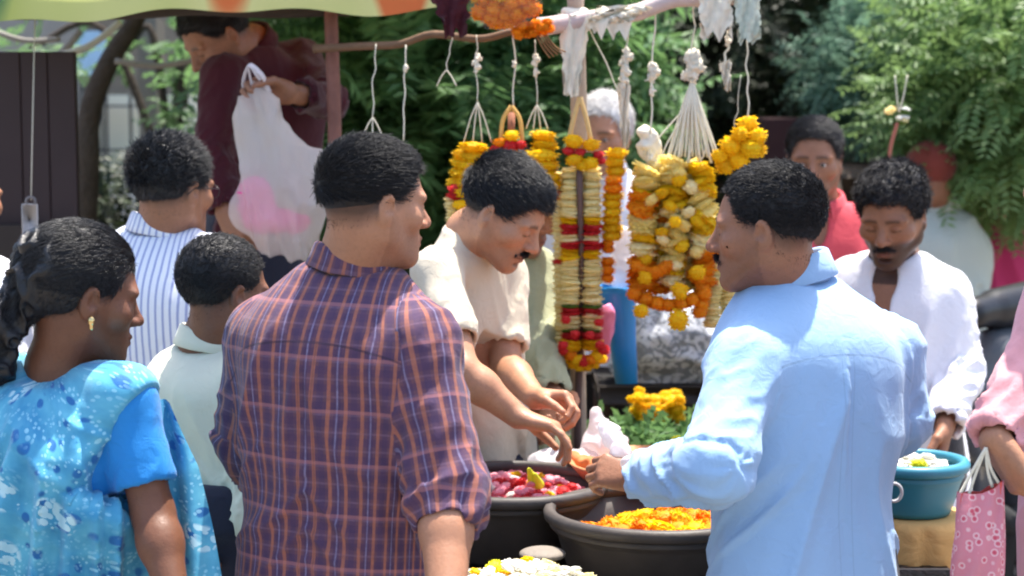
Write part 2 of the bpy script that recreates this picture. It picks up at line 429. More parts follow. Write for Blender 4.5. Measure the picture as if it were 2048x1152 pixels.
def add_hair_curves(name, v, n, num, length, comb, mat, parent, rand=.45, rad=.0011, steps=4, droop=.0, seed=1, lay=.5, mask=None):
    g = np.random.default_rng(seed); ok = np.arange(len(v)) if mask is None else np.nonzero(mask)[0]
    ix = g.choice(ok, num); rt = v[ix]+g.normal(0, .0012, (num, 3)); nn = n[ix]
    cb = comb(v[ix]) if callable(comb) else np.broadcast_to(comb, (num, 3))
    cb = cb-nn*(cb*nn).sum(1)[:, None]; cb /= np.linalg.norm(cb, axis=1)[:, None]+1e-9
    cl = g.normal(0, 1, (400, 3))[(vnoise(v[ix]*70, seed)*399).astype(int)]
    d = nn*(1-lay)+cb*lay+cl*rand*.1+g.normal(0, 1, (num, 3))*rand*.6; d /= np.linalg.norm(d, axis=1)[:, None]
    ln = length*(.6+.6*g.random(num)); pts = np.zeros((num, steps, 3)); p = rt.copy()
    for k in range(steps):
        pts[:, k] = p; p = p+d*(ln/(steps-1))[:, None]; d = d+cb*.25+V(0, 0, -droop); d /= np.linalg.norm(d, axis=1)[:, None]
    hc = bpy.data.hair_curves.new(name); hc.add_curves([steps]*num)
    hc.attributes['position'].data.foreach_set('vector', (pts-ORG[parent]).astype(np.float32).ravel())
    ra = hc.attributes.get('radius') or hc.attributes.new('radius', 'FLOAT', 'POINT')
    ra.data.foreach_set('value', np.tile(np.linspace(rad, rad*.35, steps), num).astype(np.float32))
    hc.materials.append(mat); o = bpy.data.objects.new(name, hc); COL.objects.link(o); o.parent = parent; ORG[o] = ORG[parent]; return o

def person(label, head, neck, shL, shR, elL=None, elR=None, wrL=None, wrR=None, handL=None, handR=None, pelvis=None, tyaw=0, skin=None,
           h=.004, ch=.0075, shirt=None, trousers=None, hair=None, floor=0.0, L=.50, brow=.25, beard=0.22, chest=False, bend=0.0, prof=MALE,
           tscale=(1, 1), closed=True, eyes=None, legs=True, moust=None, seed=1, group=None, jaw=1.0, nose=1.0, fold=1.0, armr=(.040, .034, .024), nk=.056):
    c = head['p']; Rh = rot(head.get('yaw', 0), head.get('pitch', 0), head.get('roll', 0)); s = head.get('s', 1.0)
    if pelvis is None: pelvis = neck-V(0, 0, L)
    wv = unit(neck-pelvis); L = float(np.linalg.norm(neck-pelvis)); fr = V(-sin(radians(tyaw)), cos(radians(tyaw)), 0); fr = unit(fr-wv*(fr@wv))
    Rt = np.stack([np.cross(fr, wv), fr, wv], 1)
    def hang(sh, m): e = sh+Rt@V(m*.03, -.02, -.27); return e, e+Rt@V(-m*.0, .05, -.24)
    if elL is None: elL, w2 = hang(shL, -1); wrL = w2 if wrL is None else wrL
    if elR is None: elR, w2 = hang(shR, 1); wrR = w2 if wrR is None else wrR
    if wrL is None: wrL = elL+V(0, 0, -.24)
    if wrR is None: wrR = elR+V(0, 0, -.24)
    base = V(pelvis[0], pelvis[1], floor)
    root = empty('person', label, 'person', base, group)
    # ---- body: one continuous surface: head, neck, trunk core, arms, hands
    ops = head_ops(c, Rh, s, nose, jaw, closed)
    ops.append(('u', rcone(c+s*(Rh@V(0, -.022, -.035)), neck+wv*.0, nk*s, nk*1.08), .03))
    core = [(t, a*.95*tscale[0], b*.955*tscale[1], o) for t, a, b, o in prof]
    if chest: ops.append(('u', loft(pelvis, Rt, L, core, bend=bend, z0=0), .02))
    else: ops.append(('u', rcone(neck, pelvis+fr*bend*.5, .06, .07), .02))
    for sh, el, wr, hd, sd in ((shL, elL, wrL, handL, 'L'), (shR, elR, wrR, handR, 'R')):
        a, b, d_ = armr
        ops += [('u', rcone(neck-wv*.05, sh, .036, a), .03), ('u', rcone(sh, el, a*1.05, b), .02), ('u', rcone(el, el+(wr-el)*.35, b, b*1.08), .015),
                ('u', rcone(el+(wr-el)*.3, wr, b*1.06, d_), .015)]
        hd = hd or {}
        if hd.get('none'): continue
        dd = hd.get('d', wr-el); nn = hd.get('n', Rt@V(.9 if sd == 'L' else -.9, .3, 0))
        ops += hand_ops(wr, dd, nn, sd, hd.get('curl', (25, 35, 25)), hd.get('thumb', .5), hd.get('s', 1.0)*1.0, hd.get('spread', .06), hd.get('fan'))
    pts = np.array([c, pelvis, shL, shR, elL, elR, wrL, wrR]); mg = .22
    v, f = surf(ops, h, pts.min(0)-mg, pts.max(0)+mg)
    Hh = ((v-c)@Rh)/s; X, Y, Z = Hh.T; ax = np.abs(X); near = (np.abs(Z) < .16) & (np.abs(Y) < .16)
    col = np.ones((len(v), 3))
    def shade(m, rgb): m = np.clip(m, 0, 1)[:, None]; col[:] = col*(1-m)+col*np.array(rgb)*m
    g = lambda x, m, w_: np.exp(-((x-m)/w_)**2)
    fr_ = near & (Y > .04)
    shade(fr_*g(Z, .0245-((ax-.028)/.03)**2*.006, .0048)*np.clip((ax-.008)*200, 0, 1)*np.clip((.050-ax)*150, 0, 1)*.9, (.18,)*3)   # brows
    if closed: shade(fr_*g(Z, -.0035+((ax-.031)/.02)**2*.003, .0020)*np.clip((.016-np.abs(ax-.031))*300, 0, 1), (.15,)*3)
    else: shade(fr_*g(Z, .0045-((ax-.031)/.02)**2*.003, .0022)*np.clip((.018-np.abs(ax-.031))*300, 0, 1), (.15,)*3)
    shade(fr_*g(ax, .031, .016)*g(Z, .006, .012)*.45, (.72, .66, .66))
    shade((near & (Y > .07))*g(Z, -.062, .011)*g(X, 0, .024), (.86, .58, .60))
    shade((near & (Y > .08))*g(Z, -.0620, .0016)*g(X, 0, .022)*.8, (.3, .2, .2))
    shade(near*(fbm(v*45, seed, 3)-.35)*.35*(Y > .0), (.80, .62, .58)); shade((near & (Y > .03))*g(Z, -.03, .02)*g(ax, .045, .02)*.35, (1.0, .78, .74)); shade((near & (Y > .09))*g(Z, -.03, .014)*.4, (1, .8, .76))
    if beard: shade((near & (Y > .0))*np.clip((-.028-Z+np.clip(.03-Y, 0, .05)*1.0)*60, 0, 1)*beard*(1-.9*g(Z, -.064, .008)*g(X, 0, .02)), (.22, .2, .2))
    if hair and hair.get('fade', 1):
        sc_ = np.clip((Z-(-.045+np.clip(Y+.05, 0, .1)*.55))*30, 0, 1)*np.clip((.045-Y+np.clip(Z-.03, 0, .1)*.55)*60, 0, 1)*near
        shade(sc_*hair.get('fade', .85)*(ax < .0785), hair.get('fadecol', (.16, .16, .18)))
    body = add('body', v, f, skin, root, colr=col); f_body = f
    # ---- eyes (open ones)
    if not closed:
        for m in (-1, 1):
            ec = c+s*(Rh@V(m*.031, .0755, .001)); gd = unit(Rh@V(*(head.get('gaze', (0, 1, -.1)))))
            u_ = 14; vs = []; fm = []
            a1 = unit(np.cross(gd, V(0, 0, 1))); a2 = np.cross(a1, gd); rr = .0127*s; ths = [0, .16, .42, .7, 1.0, 1.4, 2.0, 2.6]
            for t in ths:
                for k in range(u_): vs.append(ec+rr*(gd*cos(t)+sin(t)*(a1*cos(2*pi*k/u_)+a2*sin(2*pi*k/u_))))
            ff = grid_faces(len(ths), u_, True); fm = [1]*(2*u_)+[0]*(len(ff)-2*u_)
            add('eye', vs, ff, (EYEW, EYEB), root, fmat=fm)
    # ---- shirt
    if shirt:
        tsx, tsy = tscale; grow = shirt.get('grow', 1.1)
        pr = [(t, a*grow*tsx, b*grow*tsy, o) for t, a, b, o in prof]
        hem = shirt.get('hem', -.28)
        top_ = L*shirt.get('top', .985)
        pr = [(hem-.02, pr[0][1]*1.04, pr[0][2]*1.05, 0)]+[q for q in pr if q[0] > hem]
        tf = loft(pelvis, Rt, L, pr, bend=bend, z0=hem*L, z1=top_)
        sops = [('u', tf, 0)]; arms = []
        sr = shirt.get('r', (.062, .056, .050))
        for sh, el, wr, m, Ls in ((shL, elL, wrL, -1, shirt.get('LL', shirt.get('len', .6))), (shR, elR, wrR, 1, shirt.get('RL', shirt.get('len', .6)))):
            path, dr = arm_path(sh, el, wr, Ls); nb = neck-wv*.04+Rt@V(m*.055, -.0, 0)
            sops.append(('u', rcone(nb, sh, .044*grow, sr[0]*.94), .05)); rr = [sr[0], sr[1], sr[2]] if len(path) == 3 else [sr[0], sr[1]]
            for k in range(len(path)-1): sops.append(('u', rcone(path[k], path[k+1], rr[k], rr[k+1]), .035 if k == 0 else .02))
            e = path[-1]; re = rr[len(path)-1]
            sops.append(('s', halfspace(e-dr*.002, dr, re*2.0), .004)); sops.append(('s', rcone(e-dr*.022, e+dr*.05, re*.80, re*.82), .004))
            arms.append((path, dr))
        if shirt.get('vneck'):
            for q in shirt['vneck']: sops.append(('s', ell(pelvis+Rt@V(q[0], q[1], q[2]+L), q[3], Rt), .006))
        sops.append(('s', rcone(neck-wv*.02+fr*.004, neck+wv*.07+fr*.02, shirt.get('nr', .058), shirt.get('nt', .074)), .006))
        pts = np.array([neck, pelvis+wv*hem*L, pelvis]+[q for a in arms for q in a[0]]); mg = .26
        v, f = surf(sops, ch, pts.min(0)-mg, pts.max(0)+mg)
        dt = tf(v); best = dt.copy(); grp = np.zeros(len(v), int); S = np.zeros(len(v)); TH = np.zeros(len(v)); info = []
        for ai, (path, dr) in enumerate(arms):
            cum = 0
            for k in range(len(path)-1):
                d = rcone(path[k], path[k+1], .055, .05)(v)-(.004 if k == 0 else 0); axs = unit(path[k+1]-path[k]); l_ = np.linalg.norm(path[k+1]-path[k])
                info.append((path[k], axs, cum, ai, l_)); m = d < best; best = np.where(m, d, best); grp = np.where(m, len(info), grp); cum += l_
        q = (v-pelvis)@Rt; th = np.arctan2(q[:, 0], -q[:, 1]); TH = th; U = th*.17; S = q[:, 2]
        N = vnormals(v, f); ft = shirt.get('fold', 1.0)*fold
        zt = S/L; lowm = np.clip((.90-zt)*3, 0.15, 1); dsp = (fbm(np.stack([U*6+seed, S*4, U*0+seed], 1), seed)-.5)*.014
        dsp += (ridge(vnoise(np.stack([U*11+S*4.5*np.sign(U)*.8+seed, S*2.6, U*0], 1), seed+5))-.35)*.013*lowm
        dsp += (ridge(vnoise(np.stack([U*4+seed, S*17+np.abs(U)*14, U*0+3], 1), seed+9), 3)-.25)*.011*np.exp(-((zt-.22)/.2)**2)
        arm_d = np.zeros(len(v)); aw = (grp > 0).astype(float)
        for gi, (pa, axs, cum, ai, l_) in enumerate(info, 1):
            rel = v-pa; sa = rel@axs; a1 = unit(np.cross(axs, V(.3, .9, .1))); a2 = np.cross(axs, a1); t2 = np.arctan2(rel@a2, rel@a1)
            tot = cum+sa; tl = sum(i[4] for i in info if i[3] == ai); e1 = np.exp(-((tot-.27)/.075)**2)+np.exp(-((tot-tl)/.07)**2)*.8+.35
            r1 = ridge(vnoise(np.stack([tot*24+1.6*np.cos(t2), np.cos(t2)*1.3, np.sin(t2)*1.3+seed], 1), seed+ai*7), 2)-.35
            r2 = fbm(np.stack([tot*9, np.cos(t2)*1.5, np.sin(t2)*1.5], 1), seed+3)-.5
            arm_d = np.where(grp == gi, r1*.013*np.clip(e1, 0, 1.2)+r2*.012, arm_d)
        v = v+N*((np.where(aw > 0, arm_d, dsp)*ft)[:, None])
        v = relax(v, f, 1, .4)
        fc = v[f].mean(1); fg = np.array(grp[f[:, 0]]); fg = np.where((grp[f] == fg[:, None]).all(1), fg, grp[f].max(1))
        uv = np.zeros((len(f), 4, 2)); cv = v[f]
        q = (cv-pelvis)@Rt; thc = np.arctan2(q[..., 0], -q[..., 1]); q0 = (fc-pelvis)@Rt; th0 = np.arctan2(q0[:, 0], -q0[:, 1])
        dth = (thc-th0[:, None]+pi) % (2*pi)-pi
        # flat-cut back and front panels: the cloth grid follows width, not angle
        ua = (th0[:, None]+dth); uv[..., 0] = np.where(np.abs(th0)[:, None] < pi/2, np.sin(np.clip(ua, -pi, pi)*.5)*.36, ua*.17+.0); uv[..., 1] = q[..., 2]
        bk = (np.abs(th0) < 1.85)[:, None]; xx, yy = q[..., 0], q[..., 1]; uv[..., 0] = np.where(bk, xx+np.sign(q0[:, 0])[:, None]*np.clip(yy+.13, 0, .3)*np.clip(np.abs(xx)/.17, 0, 1.1)**2, 1.01+xx)
        for gi, (pa, axs, cum, ai, l_) in enumerate(info, 1):
            m = fg == gi
            if not m.any(): continue
            a1 = unit(np.cross(axs, V(.3, .9, .1))); a2 = np.cross(axs, a1)
            rel = cv[m]-pa; r0 = fc[m]-pa; t2 = np.arctan2(rel@a2, rel@a1); t0 = np.arctan2(r0@a2, r0@a1); dt_ = (t2-t0[:, None]+pi) % (2*pi)-pi
            uv[m, :, 0] = (t0[:, None]+dt_)*.056+3+ai; uv[m, :, 1] = cum+rel@axs
        so = add(shirt.get('name', 'shirt'), v, f, shirt['mat'], root, uv=uv.reshape(-1, 2))
        if shirt.get('collar', True): collar(neck, Rt, shirt, so, pelvis, c)
        if shirt.get('placket'): pass
    # ---- hair
    if hair:
        ht = hair.get('top', .016); hs = hair.get('side', .004); hk = hair.get('back', .008)
        loc = lambda fn: (lambda p: fn(((p-c)@Rh)/s)*s)
        def cap(q):
            x, y, z = q[..., 0], q[..., 1], q[..., 2]
            up = np.clip((z-.005)/.10, 0, 1); bk = np.clip(-y/.08, 0, 1)*(1-up)
            t = hs+(ht-hs)*up**1.2+(hk-hs)*bk*.8+hair.get('quiff', 0)*np.exp(-((y-.07)/.035)**2)*up
            r = np.array([.0755, .096, .083]); d = q-np.array([0, -.016, .042])
            k0 = np.sqrt(((d/r)**2).sum(-1)); k1 = np.sqrt(((d/(r*r))**2).sum(-1))
            nz = (ridge(vnoise(np.stack([x*55, y*55, z*55], -1).reshape(-1, 3), seed).reshape(x.shape))-.4)*hair.get('rough', .0015)*np.clip(up+.2, 0, 1)
            return k0*(k0-1)/np.maximum(k1, 1e-9)-t-nz
        hl = hair.get('line', .075); nape = hair.get('nape', -.045); sb = hair.get('burn', -.012)
        def cut(q):   # region without hair: face and below the hairline
            x, y, z = np.abs(q[..., 0]), q[..., 1], q[..., 2]
            zc = np.interp(y, [-.11, -.05, -.012, .012, .030, .042, .058, .12], [nape, nape, .004, .006, sb, .03, hl-.012, hl])
            zc = zc+np.where(y > .04, np.clip(x-.035, 0, .05)*-.1, 0)
            nz = vnoise(q.reshape(-1, 3)*150, seed+4).reshape(z.shape); return z-zc-(nz-.5)*.014
        hops = [('u', loc(cap), 0), ('s', loc(cut), .008)]
        for m in (-1, 1): hops.append(('s', ell(c+s*(Rh@V(m*.088, -.008, .002)), (.014*s, .020*s, .032*s), Rh), .004))
        if hair.get('extra'): hops += hair['extra'](c, Rh, s)
        hh = hair.get('h', h)
        v, f = surf(hops, hh, c-.22, c+.22)
        if hair.get('lower'):
            pass
        if hair.get('n', 1): lq_ = ((v-c)@Rh)/s; bad_ = (lq_[:, 1] > .040) & (lq_[:, 2] < .022); f = f[~bad_[f].any(1)]
        cap_o = add('hair', v, f, hair['mat'], root)
        n_ = int(hair.get('n', 2500)*2.2)
        if hair.get('curl'):
            N = vnormals(v, f); lq = ((v-c)@Rh)/s; mk = np.clip((-.075-lq[:, 1])*30, 0, 1); v2 = v+N*(((ridge(vnoise(v*38, 5))-.35)*.022)*mk)[:, None]; cap_o.data.vertices.foreach_set('co', (v2-ORG[cap_o]).astype(np.float32).ravel()); cap_o.data.update()
        if n_:
            N = vnormals(v, f); vl = ((v-c)@Rh)/s; topm = np.clip((vl[:, 2]+.0)/.08, 0, 1)
            outer = ((N*(v-(c+s*(Rh@V(0, -.016, .042))))).sum(1) > 0)
            cdir = Rh@V(*hair.get('comb', (0, .8, .2)))
            add_hair_curves('hair_strands', v, N, n_, hair.get('len', .022)*s, cdir, hair['mat'], cap_o, hair.get('rand', .45), hair.get('rad', .0009)*.7, 4, .05, seed, hair.get('lay', .55), outer & (topm > .12))
            if hs > .002: add_hair_curves('hair_strands', v, N, n_, .009*s, Rh@V(0, -.5, -1), hair['mat'], cap_o, .25, .0005, 3, 0, seed+1, .8, outer & (topm <= .6))
            bv = ORGv(body); lb = ((bv-c)@Rh)/s; zc_ = np.interp(lb[:, 1], [-.11, -.05, -.012, .012, .030, .042, .058, .12], [nape, nape, .004, .006, sb, .03, hl-.012, hl])
            gg = np.random.default_rng(seed); pr_ = np.clip(1+(lb[:, 2]-zc_)/.020, 0, 1)*(lb[:, 2] < zc_+.006)*(lb[:, 1] < -.02)*(np.abs(lb[:, 0]) < .0765)*(lb[:, 2] > -.08); mk = gg.random(len(bv)) < pr_*.5
            if mk.sum() > 20 and not hair.get('curl'): add_hair_curves('nape_strands', bv, vnormals(bv, f_body), min(1500, int(mk.sum())), .0035*s, Rh@V(0, -.4, -1), hair['mat'], cap_o, .1, .00030, 3, 0, seed+6, .85, mk)
    if moust:
        mo = []; C = lambda x, y, z: c+s*(Rh@V(x, y, z)); th_ = moust.get('t', .0048)
        for m in (-1, 1): mo.append(('u', rcone(C(m*.003, .0955, -.047), C(m*.025, .082, -.056), th_*s, th_*.7*s), .003))
        mcut = C(0, .100, -.047)
        v, f = surf(mo, .002, C(0, .09, -.05)-.06, C(0, .09, -.05)+.06)
        mo_ = add('moustache', v, f, moust['mat'], root); N = vnormals(v, f)
        add_hair_curves('moustache_strands', v, N, 420, .009*s, Rh@V(0, 0, -1), moust['mat'], mo_, .3, .0006, 3, 0, seed+2, .8, ((N@(Rh@V(0, 1, 0))) > .1))
    if beard > .5:
        Hb = ((ORGv(body)-c)@Rh)/s
        N = None
    # ---- trousers, shoes
    if legs and trousers:
        Rb = rot(tyaw); hp = pelvis; Lg = hp[2]-floor
        tp = []
        k_ = [(t, a*1.04*tscale[0], b*1.04, o) for t, a, b, o in prof if t <= .25]
        tp.append(('u', loft(pelvis, Rt, L, k_, bend=bend, z0=-.18*L, z1=L*trousers.get('waist', .12)), 0))
        for m in (-1, 1):
            h0 = hp+Rb@V(m*.085, 0, -.06); kn = hp+Rb@V(m*.10, .03, 0)-V(0, 0, Lg*.50); an = hp+Rb@V(m*.11, -.01, 0)-V(0, 0, Lg-.09)
            tp += [('u', rcone(h0, kn, .092, .070), .04), ('u', rcone(kn, an, .070, .058), .02), ('s', halfspace(an-V(0, 0, .01), V(0, 0, -1), .12), .004)]
            so_ = [('u', rcone(an+V(0, 0, .02), an+V(0, 0, -.045), .042, .042), 0), ('u', ell(an+Rb@V(0, .055, -.055), (.045, .135, .038), Rb), .03), ('s', halfspace(V(0, 0, floor+.004), V(0, 0, -1)), .003)]
            vv, ff = surf(so_, .012, an-.25, an+.25); add('shoe', vv, ff, SHOE, root)
        vv, ff = surf(tp, .014, hp-V(.4, .4, Lg+.1), hp+V(.4, .4, .3))
        N = vnormals(vv, ff); vv = vv+N*((fbm(vv*V(9, 9, 4), seed)-.5)*.022)[:, None]
        add(trousers.get('name', 'trousers'), vv, ff, trousers['mat'], root)
    return dict(root=root, body=body, Rt=Rt, Rh=Rh, c=c, s=s, neck=neck, pelvis=pelvis, L=L, base=base)
def ORGv(o):
    a = np.zeros(len(o.data.vertices)*3); o.data.vertices.foreach_get('co', a); return a.reshape(-1, 3)+ORG[o]
def collar(neck, Rt, shirt, parent, pelvis, headc):
    """stand and turned-down fall of a shirt collar, open at the front"""
    w0 = shirt.get('cr', .063); hgt = shirt.get('chh', .036); op = shirt.get('open', 12)
    ang = np.radians(np.linspace(-180+op, 180-op, 61)); rows = []
    tilt = unit(headc-neck); tilt = unit(Rt[:, 2]*.6+tilt*.4); fr = unit(Rt[:, 1]-tilt*(Rt[:, 1]@tilt)); rt = np.cross(fr, tilt)
    for a in ang:   # 0 = back
        fcos = -cos(a); dirv = rt*sin(a)+fr*fcos
        drop = -.012-.020*(fcos*.5+.5)**1.5; pt = .014*max(0, (abs(a)-2.2))**1
        prof_ = [(w0-.004, -.014), (w0-.005, hgt*.55), (w0-.003, hgt), (w0+.003, hgt+.003), (w0+.008, hgt-.001), (w0+.0135, hgt*.5-.004), (w0+.019, -.003-pt*1.3), (w0+.0165, -.0055-pt*1.3), (w0+.011, hgt*.5-.006), (w0+.004, hgt*.6), (w0+.001, .0), (w0, -.016)]
        rows.append([neck+tilt*(z+drop+shirt.get('cz', .016))+dirv*(r+.004)*(1+.05*fcos) for r, z in prof_])
    v = np.array(rows); nu, nv = v.shape[:2]; g = shirt.get('seed', 3)
    v = v.reshape(-1, 3); v = v+((fbm(v*22, g)-.5)*.007)[:, None]*Rt[:, 2]
    f = grid_faces(nu, nv, True); f += [tuple(range(nv)), tuple(range((nu-1)*nv, nu*nv))[::-1]]
    uv = []
    for q in f:
        for i in q: uv.append((ang[i//nv]*.165*.5+.02, (i % nv)*.006+7.3))
    add('collar', v, f, shirt.get('cmat', shirt['mat']), parent, uv=np.array(uv))

EYEW = simple('eye_white', (.36, .30, .27), .25, .05, bump=0, spec=.5); EYEB = simple('eye_dark', (.015, .01, .008), .15, .1, bump=0, spec=.6)
SHOE = simple('black_leather', (.02, .018, .016), .5)
def hairmat(name, col, rough=.42, spec=.5):
    b = NB(name); n = b.noise(90, 4, b.obj()); b.bump(b.noise(240, 4, b.obj(), 1.5), .4, .004)
    return b.set(b.mix(n, tuple(x*.6 for x in col), tuple(x*1.5 for x in col)), rough, spec)
HB = hairmat('black_hair', (.009, .008, .009), .5, .3); HB2 = hairmat('glossy_black_hair', (.007, .0065, .008), .33, .45); HG = hairmat('greying_black_hair', (.030, .028, .030), .4, .35); HW = hairmat('white_hair', (.62, .60, .58), .5)
S_MED = skin_mat('skin_medium_brown', (.39, .185, .105)); S_BR = skin_mat('skin_brown', (.29, .130, .072)); S_DK = skin_mat('skin_dark_brown', (.165, .066, .034))
S_LT = skin_mat('skin_light_brown', (.44, .215, .125))

def plaid_mat():
    b = NB('plaid_cloth'); sx = b.n('ShaderNodeSeparateXYZ'); b.l(b.uv(), sx.inputs[0]); x, y = sx.outputs[0], sx.outputs[1]
    def band(c, period, ctr, wid):   # soft stripe
        m = b.math('PINGPONG', b.math('ADD', c, 100*period-ctr), period/2); return b.math('SMOOTHSTEP' if False else 'LESS_THAN', m, wid/2)
    wv = b.noise(120, 3, b.obj()); big = b.noise(7, 3, b.obj())
    base = b.mix(big, (.040, .042, .085), (.15, .055, .055))
    c = b.mix(b.math('MULTIPLY', band(x, .028, .0, .011), .55), base, (.030, .028, .085))
    c = b.mix(b.math('MULTIPLY', band(y, .030, .0, .013), .50), c, (.030, .022, .07))
    c = b.mix(b.math('MULTIPLY', band(y, .030, .015, .0035), b.math('MULTIPLY', wv, .35)), c, (.32, .20, .28))
    c = b.mix(b.math('MULTIPLY', band(x, .056, .0, .0026), b.math('MULTIPLY', wv, .8)), c, (.30, .30, .48))
    c = b.mix(b.math('MULTIPLY', band(x, .028, .014, .0062), b.math('MULTIPLY_ADD', wv, .7, .25)), c, b.mix(big, (.42, .135, .055), (.42, .155, .085)))
    c = b.mix(b.math('MULTIPLY', band(y, .090, .02, .006), .35), c, (.50, .20, .20))
    c = b.mix(b.math('MULTIPLY', b.noise(60, 3, b.obj()), .25), c, (.26, .10, .14)); sk = seamline(b, .405); c = b.mix(b.math('MULTIPLY', sk, .6), c, (.03, .02, .04))
    o = b.obj(); b.bump(b.math('ADD', b.math('MULTIPLY', b.noise(34, 4, o, 1.0), 1.2), b.math('MULTIPLY', b.noise(900, 2, o), .25)), .3, .006)
    return b.set(c, .85, .2, Sheen_Weight=.1)
def stripe_mat():
    b = NB('white_striped_cloth'); sx = b.n('ShaderNodeSeparateXYZ'); b.l(b.uv(), sx.inputs[0])
    m = b.math('PINGPONG', b.math('ADD', sx.outputs[0], 10), .0085)
    c = b.mix(b.math('LESS_THAN', m, .0028), (.74, .75, .80), (.34, .37, .56))
    o = b.obj(); b.bump(b.math('ADD', b.math('MULTIPLY', b.noise(34, 4, o, 1.0), 1.3), b.math('MULTIPLY', b.noise(900, 2, o), .2)), .3, .006)
    return b.set(c, .8, .2)
M_PLAID = plaid_mat(); M_STRIPE = stripe_mat()
M_BLUE = cloth_mat('light_blue_cloth', (.29, .46, .69), seam=.405); M_WHITE = cloth_mat('white_cloth', (.76, .75, .80)); M_BEIGE = cloth_mat('beige_knit', (.58, .50, .38))
M_BEIGE2 = cloth_mat('cream_cloth', (.66, .64, .50)); M_OLIVE = cloth_mat('olive_cloth', (.36, .37, .23)); M_RED = cloth_mat('coral_red_cloth', (.60, .07, .09))
M_MAROON = cloth_mat('maroon_cloth', (.055, .006, .012)); M_PINK = cloth_mat('pink_cloth', (.66, .30, .32)); M_MAG = cloth_mat('magenta_cloth', (.50, .035, .13))
M_MINT = cloth_mat('grey_mint_cloth', (.46, .50, .44)); M_ORED = cloth_mat('orange_red_cloth', (.20, .04, .028)); M_DARK = cloth_mat('charcoal_cloth', (.03, .028, .032))
M_NAVY = cloth_mat('navy_cloth', (.02, .022, .04))

def sari_mat():
    b = NB('turquoise_floral_cloth'); u = b.uv(); warp = b.n('ShaderNodeTexNoise'); warp.inputs['Scale'].default_value = 9; b.l(u, warp.inputs[0])
    uv2 = b.n('ShaderNodeMix', data_type='VECTOR'); uv2.inputs[0].default_value = .06; b.l(u, uv2.inputs[4]); b.l(warp.outputs['Color'], uv2.inputs[5]); q = uv2.outputs[1]
    base = b.mix(b.ramp(b.noise(16, 4, q), [(.35, (0, 0, 0)), (.65, (1, 1, 1))]), (.03, .24, .44), (.11, .43, .59))
    big = b.vor(8.5, q); d = big.outputs['Distance']
    blot = b.vor(30, q).outputs['Distance']; c = b.mix(b.ramp(blot, [(0, (1, 1, 1)), (.22, (1, 1, 1)), (.30, (0, 0, 0))]), base, (.01, .13, .36))
    lace = b.vor(110, q).outputs['Distance']; c = b.mix(b.math('MULTIPLY', b.math('MULTIPLY', b.math('LESS_THAN', lace, .33), b.ramp(b.noise(9, 3, q), [(.42, (0, 0, 0)), (.56, (1, 1, 1))])), .6), c, (.36, .70, .82))
    petals = b.vor(75, q).outputs['Distance']
    ring = b.ramp(d, [(0, (0, 0, 0)), (.13, (0, 0, 0)), (.17, (1, 1, 1)), (.27, (1, 1, 1)), (.31, (0, 0, 0))])
    c = b.mix(b.math('MULTIPLY', ring, b.math('LESS_THAN', petals, .55)), c, (.42, .66, .74)); c = b.mix(b.ramp(d, [(0, (1, 1, 1)), (.10, (1, 1, 1)), (.13, (0, 0, 0))]), c, (.10, .30, .38))
    b.bump(b.noise(500, 2, u), .2, .003)
    b.set(c, .62, .3, Sheen_Weight=.2); return b.m
M_SARI = sari_mat()
